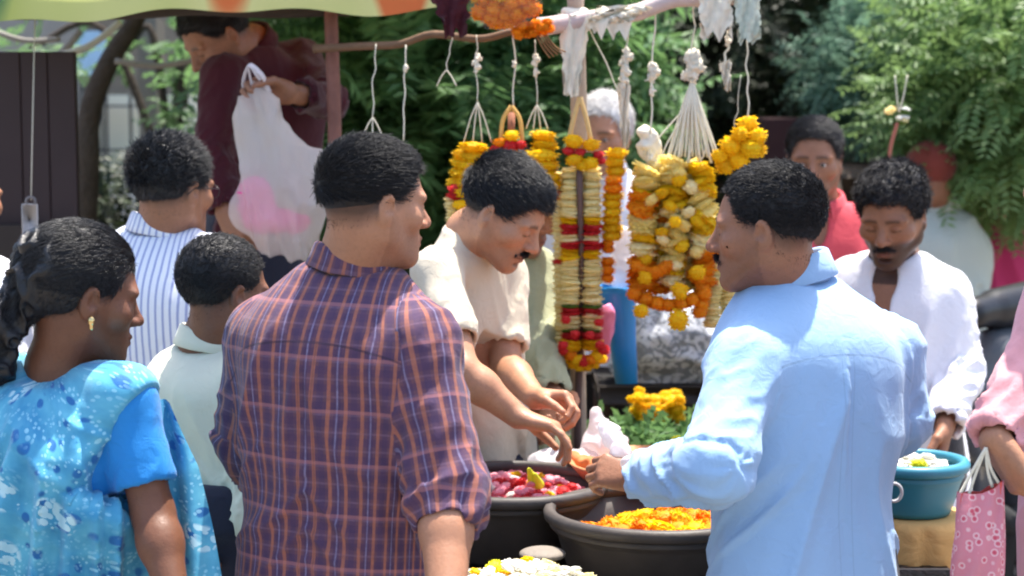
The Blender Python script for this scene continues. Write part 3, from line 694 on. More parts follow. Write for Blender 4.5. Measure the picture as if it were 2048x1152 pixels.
def drape_sari(pr, shR, shL):
    Rt, pel, L, neck, root = pr['Rt'], pr['pelvis'], pr['L'], pr['neck'], pr['root']
    lf = loft(pel, Rt, L, [(t, max(a, .15 if t < .8 else 0)*1.26*(1.12 if t < .6 else 1), b_*1.24, o) for t, a, b_, o in MALE], z0=-.35*L, z1=.95*L)
    ops = [('u', lf, 0)]
    for sh, m, e in ((shR, 1, .98), (shL, -1, 1.0)):
        nb = neck-V(0, 0, .035)+Rt@V(m*.06, 0, 0); ops.append(('u', rcone(nb, nb+(sh-nb)*e, .056, .068), .05))
    ops.append(('s', halfspace(shR+Rt@V(.034, 0, -.0), Rt@V(1, 0, -.55), .2), .006))
    ops.append(('s', rcone(neck-V(0, 0, .01)+Rt@V(0, .02, 0), neck+V(0, 0, .08)+Rt@V(.0, .03, 0), .072, .10), .012))
    v, f = surf(ops, .006, pel-.45, neck+.45)
    q = (v-pel)@Rt; th = np.arctan2(q[:, 0], -q[:, 1]); U = th*.17; Z = q[:, 2]; N = vnormals(v, f)
    s = Z*1.0; fan = (U-.13)/(.42+np.clip(.46-Z, 0, .7)*1.5)       # pleats fanning down from the right shoulder
    dsp = (ridge(vnoise(np.stack([fan*34, Z*1.6, U*0], 1), 3), 2)-.3)*.044*np.clip((.47-Z)*5, .15, 1)
    sweep = np.hypot(U-.20, Z-.52); dsp += (ridge(vnoise(np.stack([sweep*24, np.arctan2(U-.2, .5-Z)*1.2, U*0], 1), 7), 2)-.3)*.022*np.clip((Z-.12)*5, 0, 1)
    dsp += (fbm(v*14, 4)-.5)*.01
    dsp = dsp*np.clip((.46-Z)*7, .12, 1); v = v+N*dsp[:, None]; v = relax(v, f, 1, .4)
    cv = v[f]; q4 = (cv-pel)@Rt; q0 = q4.mean(1); th0 = np.arctan2(q0[:, 0], -q0[:, 1]); thc = np.arctan2(q4[..., 0], -q4[..., 1]); dth = (thc-th0[:, None]+pi) % (2*pi)-pi
    uv = np.stack([(th0[:, None]+dth)*.19, q4[..., 2]+.25*np.clip(q4[..., 1]+.1, -.2, .2)], -1)
    so = add('sari', v, f, M_SARI, root, uv=uv.reshape(-1, 2))
    # free end of the sari hanging in front of the arm
    n, m = 60, 12; V_ = []; W_ = []
    for i in range(n):
        t = i/(n-1); a = P(318+t*78, 800+t*380, 3.30-.05*t); w_ = .020+.026*min(1, t*3)
        for j in range(m): q_ = j/(m-1)-.5; V_.append(a+V(q_*w_*2, .014*sin(q_*9+t*5), -.25*q_*w_)); W_.append((q_*w_*2+.9, t*.36))
    V_ = np.array(V_); f2 = grid_faces(n, m); nn = len(V_); V2 = np.vstack([V_, V_+V(0, .003, 0)]); f3 = f2+[tuple(i+nn for i in x[::-1]) for x in f2]
    W2 = np.vstack([W_, W_]); add('sari_end', V2, f3, M_SARI, so, uv=np.array([W2[i] for x in f3 for i in x]))
    t = np.linspace(0, 2*pi, 13)
    ec = pr['c']+pr['s']*(pr['Rh']@V(.086, -.004, -.032)); vv, ff = surf([('u', ell(ec, (.006, .006, .009)), 0), ('u', ell(ec-V(0, 0, .011), (.004, .004, .006)), .002)], .0018, ec-.03, ec+.03)
    add('earring', vv, ff, simple('gold', (.75, .55, .25), .25, .1, metal=.9), root)
def spectacles(pr):
    c, R, s = pr['c'], pr['Rh'], pr['s']; C = lambda x, y, z: c+s*(R@V(x, y, z)); parts = []
    for m in (-1, 1):
        t = np.linspace(0, 2*pi, 21); parts.append(tube([C(m*.032+.024*cos(a), .099, .002+.017*sin(a)) for a in t], .0014, 6, False)); parts.append(tube([C(m*.056, .098, .010), C(m*.078, .06, .010), C(m*.083, -.01, .008), C(m*.080, -.03, -.008)], .0014, 6))
    parts.append(tube([C(-.009, .100, .004), C(0, .104, .008), C(.009, .100, .004)], .0014, 6)); v, f = join(parts); add('spectacles', v, f, simple('dark_frame', (.03, .02, .02), .3), pr['root'])

# ------------------------------------------------------------------ ground, buildings, hedge, trees
def leafmat(name, a, b_, c_, rough=.5, tr=.35):
    b = NB(name); r = b.isl(); n = b.noise(1.7, 3, b.obj())
    c = b.mix(r, a, b_); c = b.mix(b.math('MULTIPLY', n, .5), c, c_)
    b.set(c, rough, .4); t = b.n('ShaderNodeBsdfTranslucent'); b.l(b.mix(.5, c, b_), t.inputs[0])
    m = b.n('ShaderNodeMixShader'); m.inputs[0].default_value = tr; b.l(b.b.outputs[0], m.inputs[1]); b.l(t.outputs[0], m.inputs[2]); b.l(m.outputs[0], b.out.inputs[0])
    return b.m
L_FERN = leafmat('fern_green_leaf', (.08, .19, .065), (.18, .31, .11), (.045, .11, .05), tr=.45)
L_BRIGHT = leafmat('bright_green_leaf', (.12, .22, .06), (.26, .38, .13), (.07, .16, .09), tr=.45)
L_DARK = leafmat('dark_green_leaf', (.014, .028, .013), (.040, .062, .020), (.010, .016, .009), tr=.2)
L_BLUE = leafmat('blue_green_leaf', (.09, .19, .12), (.22, .36, .26), (.06, .14, .09), tr=.4)
BARK = simple('bark', (.055, .042, .032), .9, .4, 18, .8, .2, .02)
def fronds(g, base, dirs, length, npair, lw, ll, droop=.5):
    """pinnate leaves: arrays of leaflet pairs along drooping midribs -> verts, quads"""
    n = len(base); V_, F_ = [], []
    up = V(0, 0, 1); d = dirs/np.linalg.norm(dirs, axis=1)[:, None]
    side = np.cross(d, up)+g.normal(0, .25, (n, 3)); side /= np.linalg.norm(side, axis=1)[:, None]
    p = base.copy(); step = length/npair; k0 = 0
    for k in range(npair):
        nd = d+V(0, 0, -droop)*(k/npair)**1.0*.5; nd /= np.linalg.norm(nd, axis=1)[:, None]; p = p+nd*step[:, None]
        nrm = np.cross(side, nd); taper = .55+.9*sin(pi*(k+.7)/(npair+.6))*.6
        for m in (-1, 1):
            ld = side*m*.9+nd*.45+nrm*g.normal(-.08, .22, n)[:, None]; ld /= np.linalg.norm(ld, axis=1)[:, None]
            L_ = (ll*taper*(.8+.4*g.random(n)))[:, None]; wv = np.cross(ld, nrm); wv /= np.linalg.norm(wv, axis=1)[:, None]+1e-9
            W_ = (lw*taper)[:, None] if hasattr(lw, '__len__') else lw*taper
            a = p; b = p+ld*L_*.45+wv*W_*.5; c = p+ld*L_-V(0, 0, 1)*L_*.12; e = p+ld*L_*.45-wv*W_*.5
            V_.append(np.stack([a, b, c, e], 1).reshape(-1, 3)); F_.append(np.arange(4*n).reshape(-1, 4)+k0); k0 += 4*n
    return np.concatenate(V_), np.concatenate(F_)
def tree(label, base, trunk, blobs, mat, nfr, L_=(.25, .45), npair=9, lw=.022, ll=.07, seed=0, droop=.5, tr=.09, group=None, face=None):
    g = np.random.default_rng(seed); root = empty('tree', label, 'tree', base, group)
    tv = [tube(bez([base]+trunk, 8), np.linspace(tr, tr*.4, len(trunk)*8+1), 10)]
    top = trunk[-1]; V_, F_, k = [], [], 0
    vol = np.array([b[1]*b[2]*b[3] for b in [(c, *r) for c, r in blobs]])**.66; cnt = (nfr*vol/vol.sum()).astype(int)
    for (c, r), n in zip(blobs, cnt):
        d = g.normal(0, 1, (n, 3)); d /= np.linalg.norm(d, axis=1)[:, None]; rad = g.random(n)**.35*(.75+.5*vnoise(d*2.2+seed, seed))
        pos = np.array(c)+d*rad[:, None]*np.array(r); dr = d*.7+g.normal(0, .5, (n, 3))+V(0, -.25, -.05)
        v, f = fronds(g, pos, dr, g.uniform(*L_, n), npair, lw, ll, droop); V_.append(v); F_.append(f+k); k += len(v)
        mid = (np.array(top)+np.array(c))/2+V(0, 0, .1); tv.append(tube(bez([np.array(trunk[-2] if len(trunk) > 1 else base), mid, c], 6), np.linspace(tr*.45, .012, 13), 6))
    v, f = join(tv); add('trunk', v, f, BARK, root)
    add('crown', np.concatenate(V_), np.concatenate(F_), mat, root, kind='stuff', smooth=False)
    return root
gm = NB('dusty_ground'); o_ = gm.obj(); n1 = gm.noise(1.2, 5, o_); n2 = gm.noise(60, 4, o_)
gm.bump(n2, .5, .02); M_GROUND = gm.set(gm.mix(n2, gm.mix(n1, (.11, .095, .08), (.20, .17, .14)), (.26, .23, .20)), .95, .2)
gx, gy = np.meshgrid(np.linspace(-60, 60, 61), np.linspace(-6, 120, 64), indexing='ij')
gz = (fbm(np.stack([gx.ravel()*.3, gy.ravel()*.3, gx.ravel()*0], 1), 4)-.5)*.0
add('ground', np.stack([gx.ravel(), gy.ravel(), gz], 1), np.array(grid_faces(61, 64)), M_GROUND, kind='structure', loc=(0, 0, 0))

def gP(px, py, d): p = P(px, py, d); return V(p[0], p[1], 0)
# trees behind the stall
tree('feathery green tree with long drooping leaves behind the hanging garlands', gP(800, 0, 7.4), [P(820, 380, 7.5), P(860, 120, 7.6)],
     [(P(760, 90, 7.3), (.55, .55, .35)), (P(950, 150, 7.4), (.55, .55, .42)), (P(880, 290, 7.2), (.65, .5, .40)), (P(1060, 260, 7.6), (.45, .5, .45)), (P(720, 380, 7.4), (.35, .4, .5)), (P(1000, 420, 7.6), (.5, .4, .4)), (P(860, -60, 7.5), (.7, .6, .35))],
     L_FERN, 1500, (.25, .50), 11, .030, .095, 3, .8)
tree('bright green tree hanging over the right side of the crowd', gP(2120, 0, 7.6), [P(2130, 420, 7.7), P(2080, 150, 7.8)],
     [(P(1960, 200, 7.3), (.34, .4, .24)), (P(2030, 290, 7.2), (.36, .4, .22)), (P(1990, 60, 7.6), (.4, .5, .3)), (P(1880, 250, 7.2), (.16, .25, .12)), (P(2050, 130, 7.0), (.3, .4, .35))],
     L_BRIGHT, 2200, (.16, .28), 9, .018, .050, 5, .5)
tree('pale blue-green bush between the dark wood and the bright tree', gP(1800, 0, 8.6), [P(1820, 380, 8.6), P(1830, 180, 8.5)],
     [(P(1720, 130, 8.3), (.22, .3, .20)), (P(1850, 60, 8.5), (.40, .4, .25)), (P(1930, 10, 8.5), (.35, .4, .3)), (P(1760, 170, 8.2), (.22, .25, .16))],
     L_BLUE, 1400, (.14, .26), 8, .018, .042, 8, .4)
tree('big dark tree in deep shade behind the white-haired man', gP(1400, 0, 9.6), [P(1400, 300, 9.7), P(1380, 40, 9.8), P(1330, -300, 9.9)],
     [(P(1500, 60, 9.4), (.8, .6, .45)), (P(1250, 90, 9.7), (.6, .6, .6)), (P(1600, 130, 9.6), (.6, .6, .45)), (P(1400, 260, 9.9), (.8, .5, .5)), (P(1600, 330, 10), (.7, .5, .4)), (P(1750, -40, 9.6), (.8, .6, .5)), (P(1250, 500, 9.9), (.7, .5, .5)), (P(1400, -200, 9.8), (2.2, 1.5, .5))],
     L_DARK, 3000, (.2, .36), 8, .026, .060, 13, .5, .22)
tree('dark low bush at the right edge under the bright tree', gP(2020, 0, 8.6), [P(2020, 560, 8.6), P(2020, 480, 8.6)],
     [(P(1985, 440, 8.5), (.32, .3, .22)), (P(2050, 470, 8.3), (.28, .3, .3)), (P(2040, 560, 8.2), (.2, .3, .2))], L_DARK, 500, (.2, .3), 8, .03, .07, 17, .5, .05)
tree('small shrub with dark leaves growing beside the pale building wall', gP(190, 0, 7.4), [P(190, 470, 7.4), P(185, 420, 7.4)],
     [(P(180, 410, 7.4), (.12, .2, .14)), (P(215, 470, 7.4), (.25, .2, .10))], L_DARK, 260, (.12, .2), 7, .022, .045, 19, .5, .02)
tree('thin dark-leaved tree beside the grey post, under the tarp', gP(345, 0, 8.2), [P(350, 400, 8.2), P(362, 120, 8.2)],
     [(P(372, 215, 8.1), (.07, .2, .26)), (P(60, 95, 8.3), (.22, .3, .04)), (P(250, 108, 8.2), (.08, .2, .03)), (P(372, 80, 8.3), (.05, .2, .06))], L_FERN, 130, (.10, .18), 8, .020, .045, 21, .6, .05)
# distant wood closing the view
g = np.random.default_rng(33); n = 5200
pos = np.stack([g.uniform(-9, 9, n), g.uniform(12.6, 14, n), g.uniform(-.1, 5.5, n)], 1); dr = g.normal(0, 1, (n, 3))+V(0, -.8, 0)
v, f = fronds(g, pos, dr, g.uniform(.4, .8, n), 6, .10, .22, .5)
keep = ~((pos[:, 0] < -1.75) & (pos[:, 0] > -3.3)); kf = np.tile(np.repeat(keep, 1), 12)
f = f[kf]
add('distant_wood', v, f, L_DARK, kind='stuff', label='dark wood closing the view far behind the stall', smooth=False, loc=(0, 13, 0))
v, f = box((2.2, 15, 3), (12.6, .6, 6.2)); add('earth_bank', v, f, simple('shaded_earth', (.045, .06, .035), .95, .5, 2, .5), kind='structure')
# pale building at the left behind the stall
M_WALL = simple('pale_sunlit_plaster', (.84, .80, .62), .9, .12, 3, .2); M_GREY = simple('grey_plaster', (.26, .25, .23), .9, .15, 5, .2)  # M_WALL: sunlight on the cream wall is put into its raised plaster colour
bl = empty('building', 'pale plastered building with a barred window behind the left of the stall', 'building', V(-2.9, 10.4, 0))
def wb(name, x0, y0, x1, y1, d, mat, t=.12, parent=None, **k):
    a = P(x0, y0, d); b = P(x1, y1, d); v, f = box(((a[0]+b[0])/2, (a[1]+b[1])/2, (a[2]+b[2])/2), (abs(b[0]-a[0]), t, abs(a[2]-b[2])), bev=k.pop('bev', 0)); return add(name, v, f, mat, parent, smooth=False, **k)
wb('wall', -420, -400, 172, 1060, 10.4, M_GREY, .3, bl); wb('wall', 172, 345, 560, 1060, 10.4, M_GREY, .3, bl); wb('wall', 172, -400, 560, 190, 10.42, simple('brown_plaster', (.22, .19, .15), .9), .3, bl)
wb('wall', 172, 190, 560, 345, 10.40, M_WALL, .1, bl); wb('sill', 160, 333, 345, 348, 10.2, M_WALL, .16, bl)
wb('wall_panel', 165, 348, 350, 470, 10.18, simple('white_plaster', (.55, .55, .52), .9), .05, bl)
for px in (178, 205, 214, 262, 300): wb('window_bar', px-2, 190, px+2, 335, 10.22, M_DARK, .03, bl)
for py in (212, 300): wb('window_rail', 172, py-2, 345, py+2, 10.26, M_DARK, .03, bl)
wb('post', 288, 40, 325, 500, 8.9, simple('grey_post_paint', (.16, .15, .13), .8), .22, label='square grey post between the pale building and the man in maroon', cat='post')
wb('banner', 150, 62, 212, 150, 9.2, simple('blue_white_banner', (.35, .55, .75), .6), .02, label='pale blue banner hanging on the building left of the leaning trunk', cat='banner')
v, f = tube(bez([gP(150, 0, 6.9)+V(-.1, 0, 0), P(172, 400, 6.9), P(178, 240, 6.9), P(215, 130, 6.9), P(275, 30, 6.95), P(330, -120, 7)], 8), np.linspace(.048, .030, 41), 10)
add('leaning_trunk', v, f, BARK, label='dark leaning tree trunk beside the maroon board', cat='trunk')
for i, (a, b, r, lb) in enumerate([((-20, 60, 6.2), (120, 78, 6.2), .009, 'thin pipe sagging under the tarp above the maroon board'), ((75, 140, 6.3), (160, 60, 6.3), .014, 'short slanting stick above the maroon board'), ((120, 112, 6.1), (240, 45, 6.2), .012, 'pale slanting pipe below the tarp beside the leaning trunk'), ((230, 122, 6.4), (400, 118, 6.4), .010, 'level rail running behind the grey post')]):
    A, B = P(*a), P(*b); v, f = tube(bez([A, (A+B)/2-V(0, 0, .02), B], 6), r, 8); add('pipe', v, f, simple('grey_pipe', (.22, .20, .17), .6) if i != 2 else simple('pale_pipe', (.45, .42, .36), .6), label=lb, cat='pipe')
# roofs and boards at right
wb('wall', 1790, 250, 1905, 640, 8.2, simple('orange_red_paint', (.42, .07, .03), .7, .2, 4), .12, label='orange-red painted wall behind the bearded man', cat='wall')
v, f = tube(bez([P(1660, 318, 7.4), P(1720, 322, 7.4), P(1775, 352, 7.4), P(1835, 420, 7.4)], 6), .045, 8); 
v, f = box(P(1740, 410, 7.6), (.42, .5, .34), bev=.05); add('rickshaw_hood', v, f, simple('brown_canvas', (.10, .075, .06), .85), label='brown canvas rickshaw hood between the red-shirted and the bearded man', cat='hood')
wb('shed', 1512, 236, 1600, 640, 8.3, simple('dark_maroon_sheet', (.05, .018, .02), .7), .5, label='dark maroon shed behind the yellow garland at right', cat='shed')
# scooter seat and mirror at far right
sc = empty('scooter', 'black parked scooter showing its seat behind the pink sleeve', 'scooter', gP(2000, 0, 5.9))
sg = [('u', rcone(P(1945, 628, 5.7), P(2050, 600, 5.9), .05, .055), 0), ('u', rcone(P(1990, 620, 5.8), P(2140, 590, 6.0), .06, .06), .03)]
v, f = surf(sg, .012, P(1900, 700, 5.6)-.3, P(2200, 500, 6.1)+.3); add('seat', v, f, simple('black_vinyl', (.015, .015, .018), .35), sc)
sg = [('u', rcone(P(1990, 720, 5.8), P(2130, 700, 6.0), .10, .11), 0), ('u', rcone(P(1960, 760, 5.75), P(1965, 900, 5.7), .06, .05), .03)]
v, f = surf(sg, .014, P(1900, 1000, 5.6)-.3, P(2200, 600, 6.1)+.3); add('body_panel', v, f, simple('scooter_grey', (.09, .10, .11), .3), sc)
for px in (1965, 2160):
    c = gP(px, 0, 5.85)+V(0, 0, .22); t = np.linspace(0, 2*pi, 25); v, f = tube(c+np.stack([.20*np.cos(t), t*0, .20*np.sin(t)], 1), .045, 8, False); add('wheel', v, f, simple('tyre_rubber', (.02, .02, .02), .8), sc)
print('place', round(time.time()-T0, 1))

# ------------------------------------------------------------------ stall frame, tarp
M_POLE = simple('weathered_bamboo', (.40, .30, .22), .75, .3, 30, .4); M_POLED = simple('dark_stick', (.10, .06, .05), .7, .3, 40, .4); M_BAR = simple('grey_pink_pole', (.48, .38, .36), .7, .25, 26, .4)
M_REDPOST = simple('red_brown_paint', (.20, .09, .07), .8, .45, 22, .5); M_WOOD = simple('grey_timber', (.24, .20, .16), .85, .3, 20, .5)
M_STR = simple('pale_twine', (.72, .66, .52), .9, .2, 200, .3); M_RAG = cloth_mat('bleached_rag', (.76, .68, .54))
GD = 4.72
def pole(name, label, a, b, r0, r1, mat, nk=5, cat='pole', wob=.006):
    t = np.linspace(0, 1, 24); a = np.asarray(a); b = np.asarray(b); pts = a+(b-a)*t[:, None]; pts = pts+np.stack([(vnoise(np.stack([t*5, t*0+s, t*0], 1), 3)-.5)*wob*2 for s in (1, 9, 17)], 1)
    r = (r0+(r1-r0)*t)*(1+.10*(np.abs((t*nk) % 1-.5) > .46)); v, f = tube(pts, r, 12); return add(name, v, f, mat, label=label, cat=cat)
def down(px, py, d, z=0): p = P(px, py, d); return V(p[0], p[1], z)
pole('stall_pole', 'pinkish upright bamboo pole in the middle of the stall, garlands tied round it', down(1166, 0, GD), P(1153, -60, GD), .020, .021, M_POLE, 7)
pole('stall_pole', 'thin dark stick standing between the cream garland strands', down(1160, 0, GD-.05), P(1162, 335, GD-.05), .012, .008, M_POLED, 3)
pole('stall_pole', 'red and grey weathered post right of the man in maroon', down(664, 0, 5.0), P(663, -30, 5.0), .021, .018, M_REDPOST, 4)
pole('cross_pole', 'long pinkish pole across the top of the stall at right', P(1076, 52, GD-.03), P(1540, -28, GD-.03), .023, .020, M_BAR, 4, wob=.01)
pole('cross_pole', 'thin brown stick carrying the strings, left of the orange bundle', P(628, 94, 4.96), P(1040, 62, GD+.02), .011, .009, simple('brown_stick', (.16, .09, .05), .8, .4, 30), 3, wob=.012)
pole('cross_pole', 'dark timber under the front edge of the tarp', P(-60, 22, 5.02), P(700, 16, 5.02), .022, .020, simple('dark_timber', (.05, .038, .03), .85), 3)
# tarp
tb = NB('yellow_green_tarp'); o_ = tb.obj(); n_ = tb.n('ShaderNodeTexNoise'); n_.inputs['Scale'].default_value = 2.4; n_.inputs['Detail'].default_value = 1.5; tb.l(tb.mapv(o_, (1, .25, .4)), n_.inputs[0])
cc = tb.ramp(n_.outputs[0], [(0, (.03, .12, .05)), (.34, (.05, .16, .06)), (.38, (.44, .46, .11)), (.60, (.62, .58, .22)), (.63, (.62, .14, .03)), (.69, (.62, .14, .03)), (.71, (.54, .52, .16))]); tb.set(cc, .55, .3)
tr_ = tb.n('ShaderNodeBsdfTranslucent'); tb.l(cc, tr_.inputs[0]); mx = tb.n('ShaderNodeMixShader'); mx.inputs[0].default_value = .08; tb.l(tb.b.outputs[0], mx.inputs[1]); tb.l(tr_.outputs[0], mx.inputs[2]); tb.l(mx.outputs[0], tb.out.inputs[0])
x0, x1 = P(-90, 0, 4.98)[0], P(905, 0, 4.98)[0]; nu, nv = 90, 30; V_ = []
for i in range(nu):
    u = i/(nu-1); x = x0+(x1-x0)*u; yb = 44+8*sin(u*9)+6*sin(u*23+1)-u*26
    ez = P(0, yb, 4.98)[2]
    for j in range(nv):
        s = j*.09; w_ = float(vnoise(np.array([[x*5, s*3, 0]]), 8)[0])-.5
        if j < 2: p = (x, 4.93+.01*j+w_*.03, ez+j*.05)
        else: p = (x, 4.95+(s-.18)*1.0, ez+.10+(s-.18)*.22-.05*sin(pi*min(1, (s-.18)/2.4))+w_*.05)
        V_.append(p)
tf_ = grid_faces(nu, nv); Vt = np.array(V_); Vl = Vt-V(0, 0, .005); nn_ = len(Vt)
add('tarp', Vt, tf_, tb.m, label='yellow-green tarp with orange patches stretched over the left of the stall', cat='tarp')
for px, py, d in ((-70, 30, 7.3), (880, 0, 7.3)):
    pass
# maroon board with posts at far left
mb = empty('display_board', 'dark maroon wooden board standing at the left under the tarp', 'board', down(60, 0, 5.3))
M_MB = simple('maroon_board_paint', (.038, .022, .022), .6, .25, 6, .2)
for k in range(4):
    a = -62+k*54.5; wb('plank', a, 104, a+53.4, 452, 5.3, M_MB, .03, mb, bev=.003)
wb('rail', -62, 450, 156, 520, 5.28, simple('dark_rail', (.04, .03, .025), .8), .05, mb); wb('leg', 146, 452, 156, 1250, 5.32, M_MB, .04, mb); wb('leg', -60, 452, -48, 1250, 5.32, M_MB, .04, mb)
# platform the man in maroon stands on
pf = empty('platform', 'low dark wooden platform under the man in maroon', 'platform', down(560, 0, 5.5))
c = down(570, 0, 5.5); 
for k in range(6): v, f = box(c+V(-.45+k*.18, .15, .43), (.172, .75, .035), bev=.004); add('plank', v, f, M_WOOD, pf)
for sx in (-.5, .5):
    for sy in (-.15, .45): v, f = box(c+V(sx, sy, .205), (.06, .06, .41), bev=.004); add('leg', v, f, M_WOOD, pf)
# white hanging tag at left
tg = empty('hanging_tag', 'white plastic tag with a round ring hanging before the maroon board', 'tag', P(60, 475, 4.9))
v, f = box(P(60, 440, 4.9), (.042, .006, .085), bev=.002); add('plate', v, f, simple('white_plastic', (.55, .52, .50), .4), tg)
t = np.linspace(0, 2*pi, 17)[:-1]; c = P(62, 403, 4.9); v, f = tube(np.vstack([c+np.stack([.012*np.cos(t), t*0-.004, .012*np.sin(t)], 1), c+V([.012][0], -.004, 0)]), .004, 6, False); add('ring', v, f, simple('grey_ring', (.15, .14, .14), .4), tg)
v, f = tube([P(62, 400, 4.9), P(66, 200, 5.0), P(70, 30, 5.0)], .0015, 5); add('string', v, f, M_STR, tg)

# ------------------------------------------------------------------ strings, rags
def ragged(name, c0, c1, w0, w1, mat, parent=None, seed=0, **k):
    g = np.random.default_rng(seed); n = 14; m = 7; V_ = []
    c0 = np.asarray(c0); c1 = np.asarray(c1)
    for side in (0, 1):
        for i in range(n):
            t = i/(n-1); wd = (w0+(w1-w0)*t)*(.8+.4*g.random())
            for j in range(m):
                q = (j/(m-1)-.5); p = c0+(c1-c0)*t+V(q*wd, .012*sin(j*1.9+i*.5)+side*.004, (g.random()-.5)*.012 if i < n-1 else (g.random()-.7)*.09*abs(w1)*8); V_.append(p)
    v = np.array(V_); f = grid_faces(n, m)+[tuple(a+n*m for a in q[::-1]) for q in grid_faces(n, m)]
    return add(name, v, f, mat, parent, **k)
def hstring(label, px, py0, px1, py1, d=GD, knots=(), r=.0022, fan=0, fw=.03, fl=.07, tuft=()):
    a, b = P(px, py0, d), P(px1, py1, d); n = 16; t = np.linspace(0, 1, n); pts = a+(b-a)*t[:, None]; sd = int(px)
    pts[:, 0] += (vnoise(np.stack([t*6, t*0+px, t*0], 1), 2)-.5)*.012*np.sin(pi*t)
    root = empty('hanging_string', label, 'string', b, 'strings hanging from the stall frame')
    v, f = tube(pts, r*.72, 6); add('cord', v, f, M_STR, root)
    for kt, kr in knots:
        p = a+(b-a)*kt; ops = [('u', rcone(p+V(0, 0, kr), p-V(0, 0, kr*1.4), kr*.6, kr*.45), 0), ('u', ell(p+V(kr*.4, -.002, 0), (kr*.8, kr*.7, kr*.6)), .004), ('u', rcone(p, p+V(-kr*1.1, 0, -kr*1.5), kr*.4, kr*.15), .003)]
        v, f = surf(ops, max(.0025, kr*.25), p-.05, p+.05); N = vnormals(v, f); v = v+N*((ridge(vnoise(v*150, sd))-.4)*kr*.7)[:, None]; add('knot', v, f, M_RAG, root)
    for kt, L_, wd in tuft: p = a+(b-a)*kt; ragged('rag', p, p-V(-.006, 0, L_), wd, wd*.5, M_RAG, root, sd)
    for k in range(fan):
        q = (k/(fan-1)-.5) if fan > 1 else 0; v, f = tube(bez([b, b+V(q*fw*.5, 0, -fl*.4), b+V(q*fw, .004*(-1)**k, -fl)], 4), r*.8, 5); add('thread', v, f, M_STR, root)
    return root
hstring('thin pale string left of the forked one, its end frayed into three threads', 752, 88, 745, 235, fan=3, fw=.05, fl=.05)
hstring('forked pale string hanging straight down above the plaid-shirted man', 812, 90, 807, 282, r=.0028, knots=((.24, .006),))
hstring('short frayed wisp of string left of the first garland', 905, 75, 893, 140, fan=2, fw=.05, fl=.04, r=.002)
hstring('knotted string over the leftmost yellow garland', 953, 70, 955, 205, knots=((.35, .010), (.48, .008)), fan=4, fw=.07, fl=.10)
hstring('pink-tinged string over the garland with the rattan handle', 1028, 45, 1027, 212, r=.003, knots=((.5, .006),))
hstring('knotted string over the thick yellow garland', 1070, 80, 1074, 210, knots=((.3, .009), (.5, .007)), fan=4, fw=.055, fl=.06)
hstring('slanting string from the bamboo joint toward the white-haired man', 1176, 52, 1240, 190, r=.0025)
hstring('string with puffs of cotton beside the white-haired man', 1258, 34, 1240, 255, r=.003, knots=((.36, .014), (.5, .012), (.58, .010)), tuft=((.6, .16, .03),))
hstring('thick string carrying a white knot, left of the fanned threads', 1312, 8, 1300, 270, r=.0035, knots=((.52, .015), (.66, .009)), fan=3, fw=.03, fl=.05)
hstring('string ending in the large frayed knot over the cream garland bundle', 1387, 10, 1385, 135, r=.003, knots=((.98, .024),))
hstring('short knotted string hanging free with a white tuft at its end', 1456, 62, 1450, 130, r=.0045, knots=((.3, .008),), tuft=((.9, .07, .03),))
hstring('straight string over the three yellow marigold balls', 1494, 75, 1496, 238, r=.0032)
hstring('loose thread slanting beside the straight string', 1482, 150, 1468, 262, r=.0014)
# fan of threads
fr_ = empty('thread_fan', 'fan of pale threads spreading from a knot over the cream garlands', 'thread fan', P(1385, 320, GD))
for k in range(15):
    q = (k/14-.5); v, f = tube(bez([P(1385, 160, GD), P(1384+q*45, 225, GD+.01*(-1)**k), P(1385+q*105, 318+8*cos(k*2.1), GD)], 5), .0028 if k % 3 else .004, 5); add('thread', v, f, M_STR, fr_)
# rags on poles
ragged('rag', P(1150, 30, GD-.04), P(1142, 185, GD-.04), .075, .035, M_RAG, label='long frayed rag hanging down the top of the bamboo pole', cat='rag', seed=4)
ragged('rag', P(1250, 14, GD-.06), P(1215, 46, GD-.06), .13, .10, M_RAG, label='short frayed rag hanging under the cross pole near the joint', cat='rag', seed=5)
ragged('rag', P(1432, -25, GD-.07), P(1432, 62, GD-.07), .085, .07, M_RAG, label='pale squarish rag hanging from the cross pole at right', cat='rag', seed=6)
ragged('rag', P(1494, -25, GD-.07), P(1498, 76, GD-.07), .07, .05, cloth_mat('greenish_rag', (.55, .58, .47)), label='greenish-white frayed rag at the end of the cross pole', cat='rag', seed=7)
ops = []
for k in range(6): a_ = k*1.05; ops.append(('u', rcone(P(1150, 25+k*6, GD)+V(cos(a_)*.024, sin(a_)*.024, 0), P(1150, 32+k*6, GD)+V(-cos(a_)*.024, -sin(a_)*.02, .01), .012, .012), .008))
v, f = surf(ops, .004, P(1150, 40, GD)-.1, P(1150, 40, GD)+.1); add('lashing', v, f, M_RAG, label='rope lashing round the bamboo pole at the cross pole', cat='rope')

# ------------------------------------------------------------------ flowers: shared meshes
def petalmat(name, a, b_, rough=.6, tr=.25):
    b = NB(name); c = b.mix(b.isl(), a, b_); c = b.mix(b.math('MULTIPLY', b.rand(), .45 if 'marigold' in name else .10), c, (a[0]*.72, a[1]*.55, a[2]*.5)); b.set(c, rough, .25); t = b.n('ShaderNodeBsdfTranslucent'); b.l(c, t.inputs[0])
    m = b.n('ShaderNodeMixShader'); m.inputs[0].default_value = tr; b.l(b.b.outputs[0], m.inputs[1]); b.l(t.outputs[0], m.inputs[2]); b.l(m.outputs[0], b.out.inputs[0]); return b.m
F_YEL = petalmat('yellow_marigold_petal', (.90, .58, .008), (.95, .70, .02), tr=.4); F_ORA = petalmat('orange_marigold_petal', (.86, .24, .004), (.92, .42, .015), tr=.35); F_RED = petalmat('red_petal', (.55, .015, .02), (.70, .05, .05))
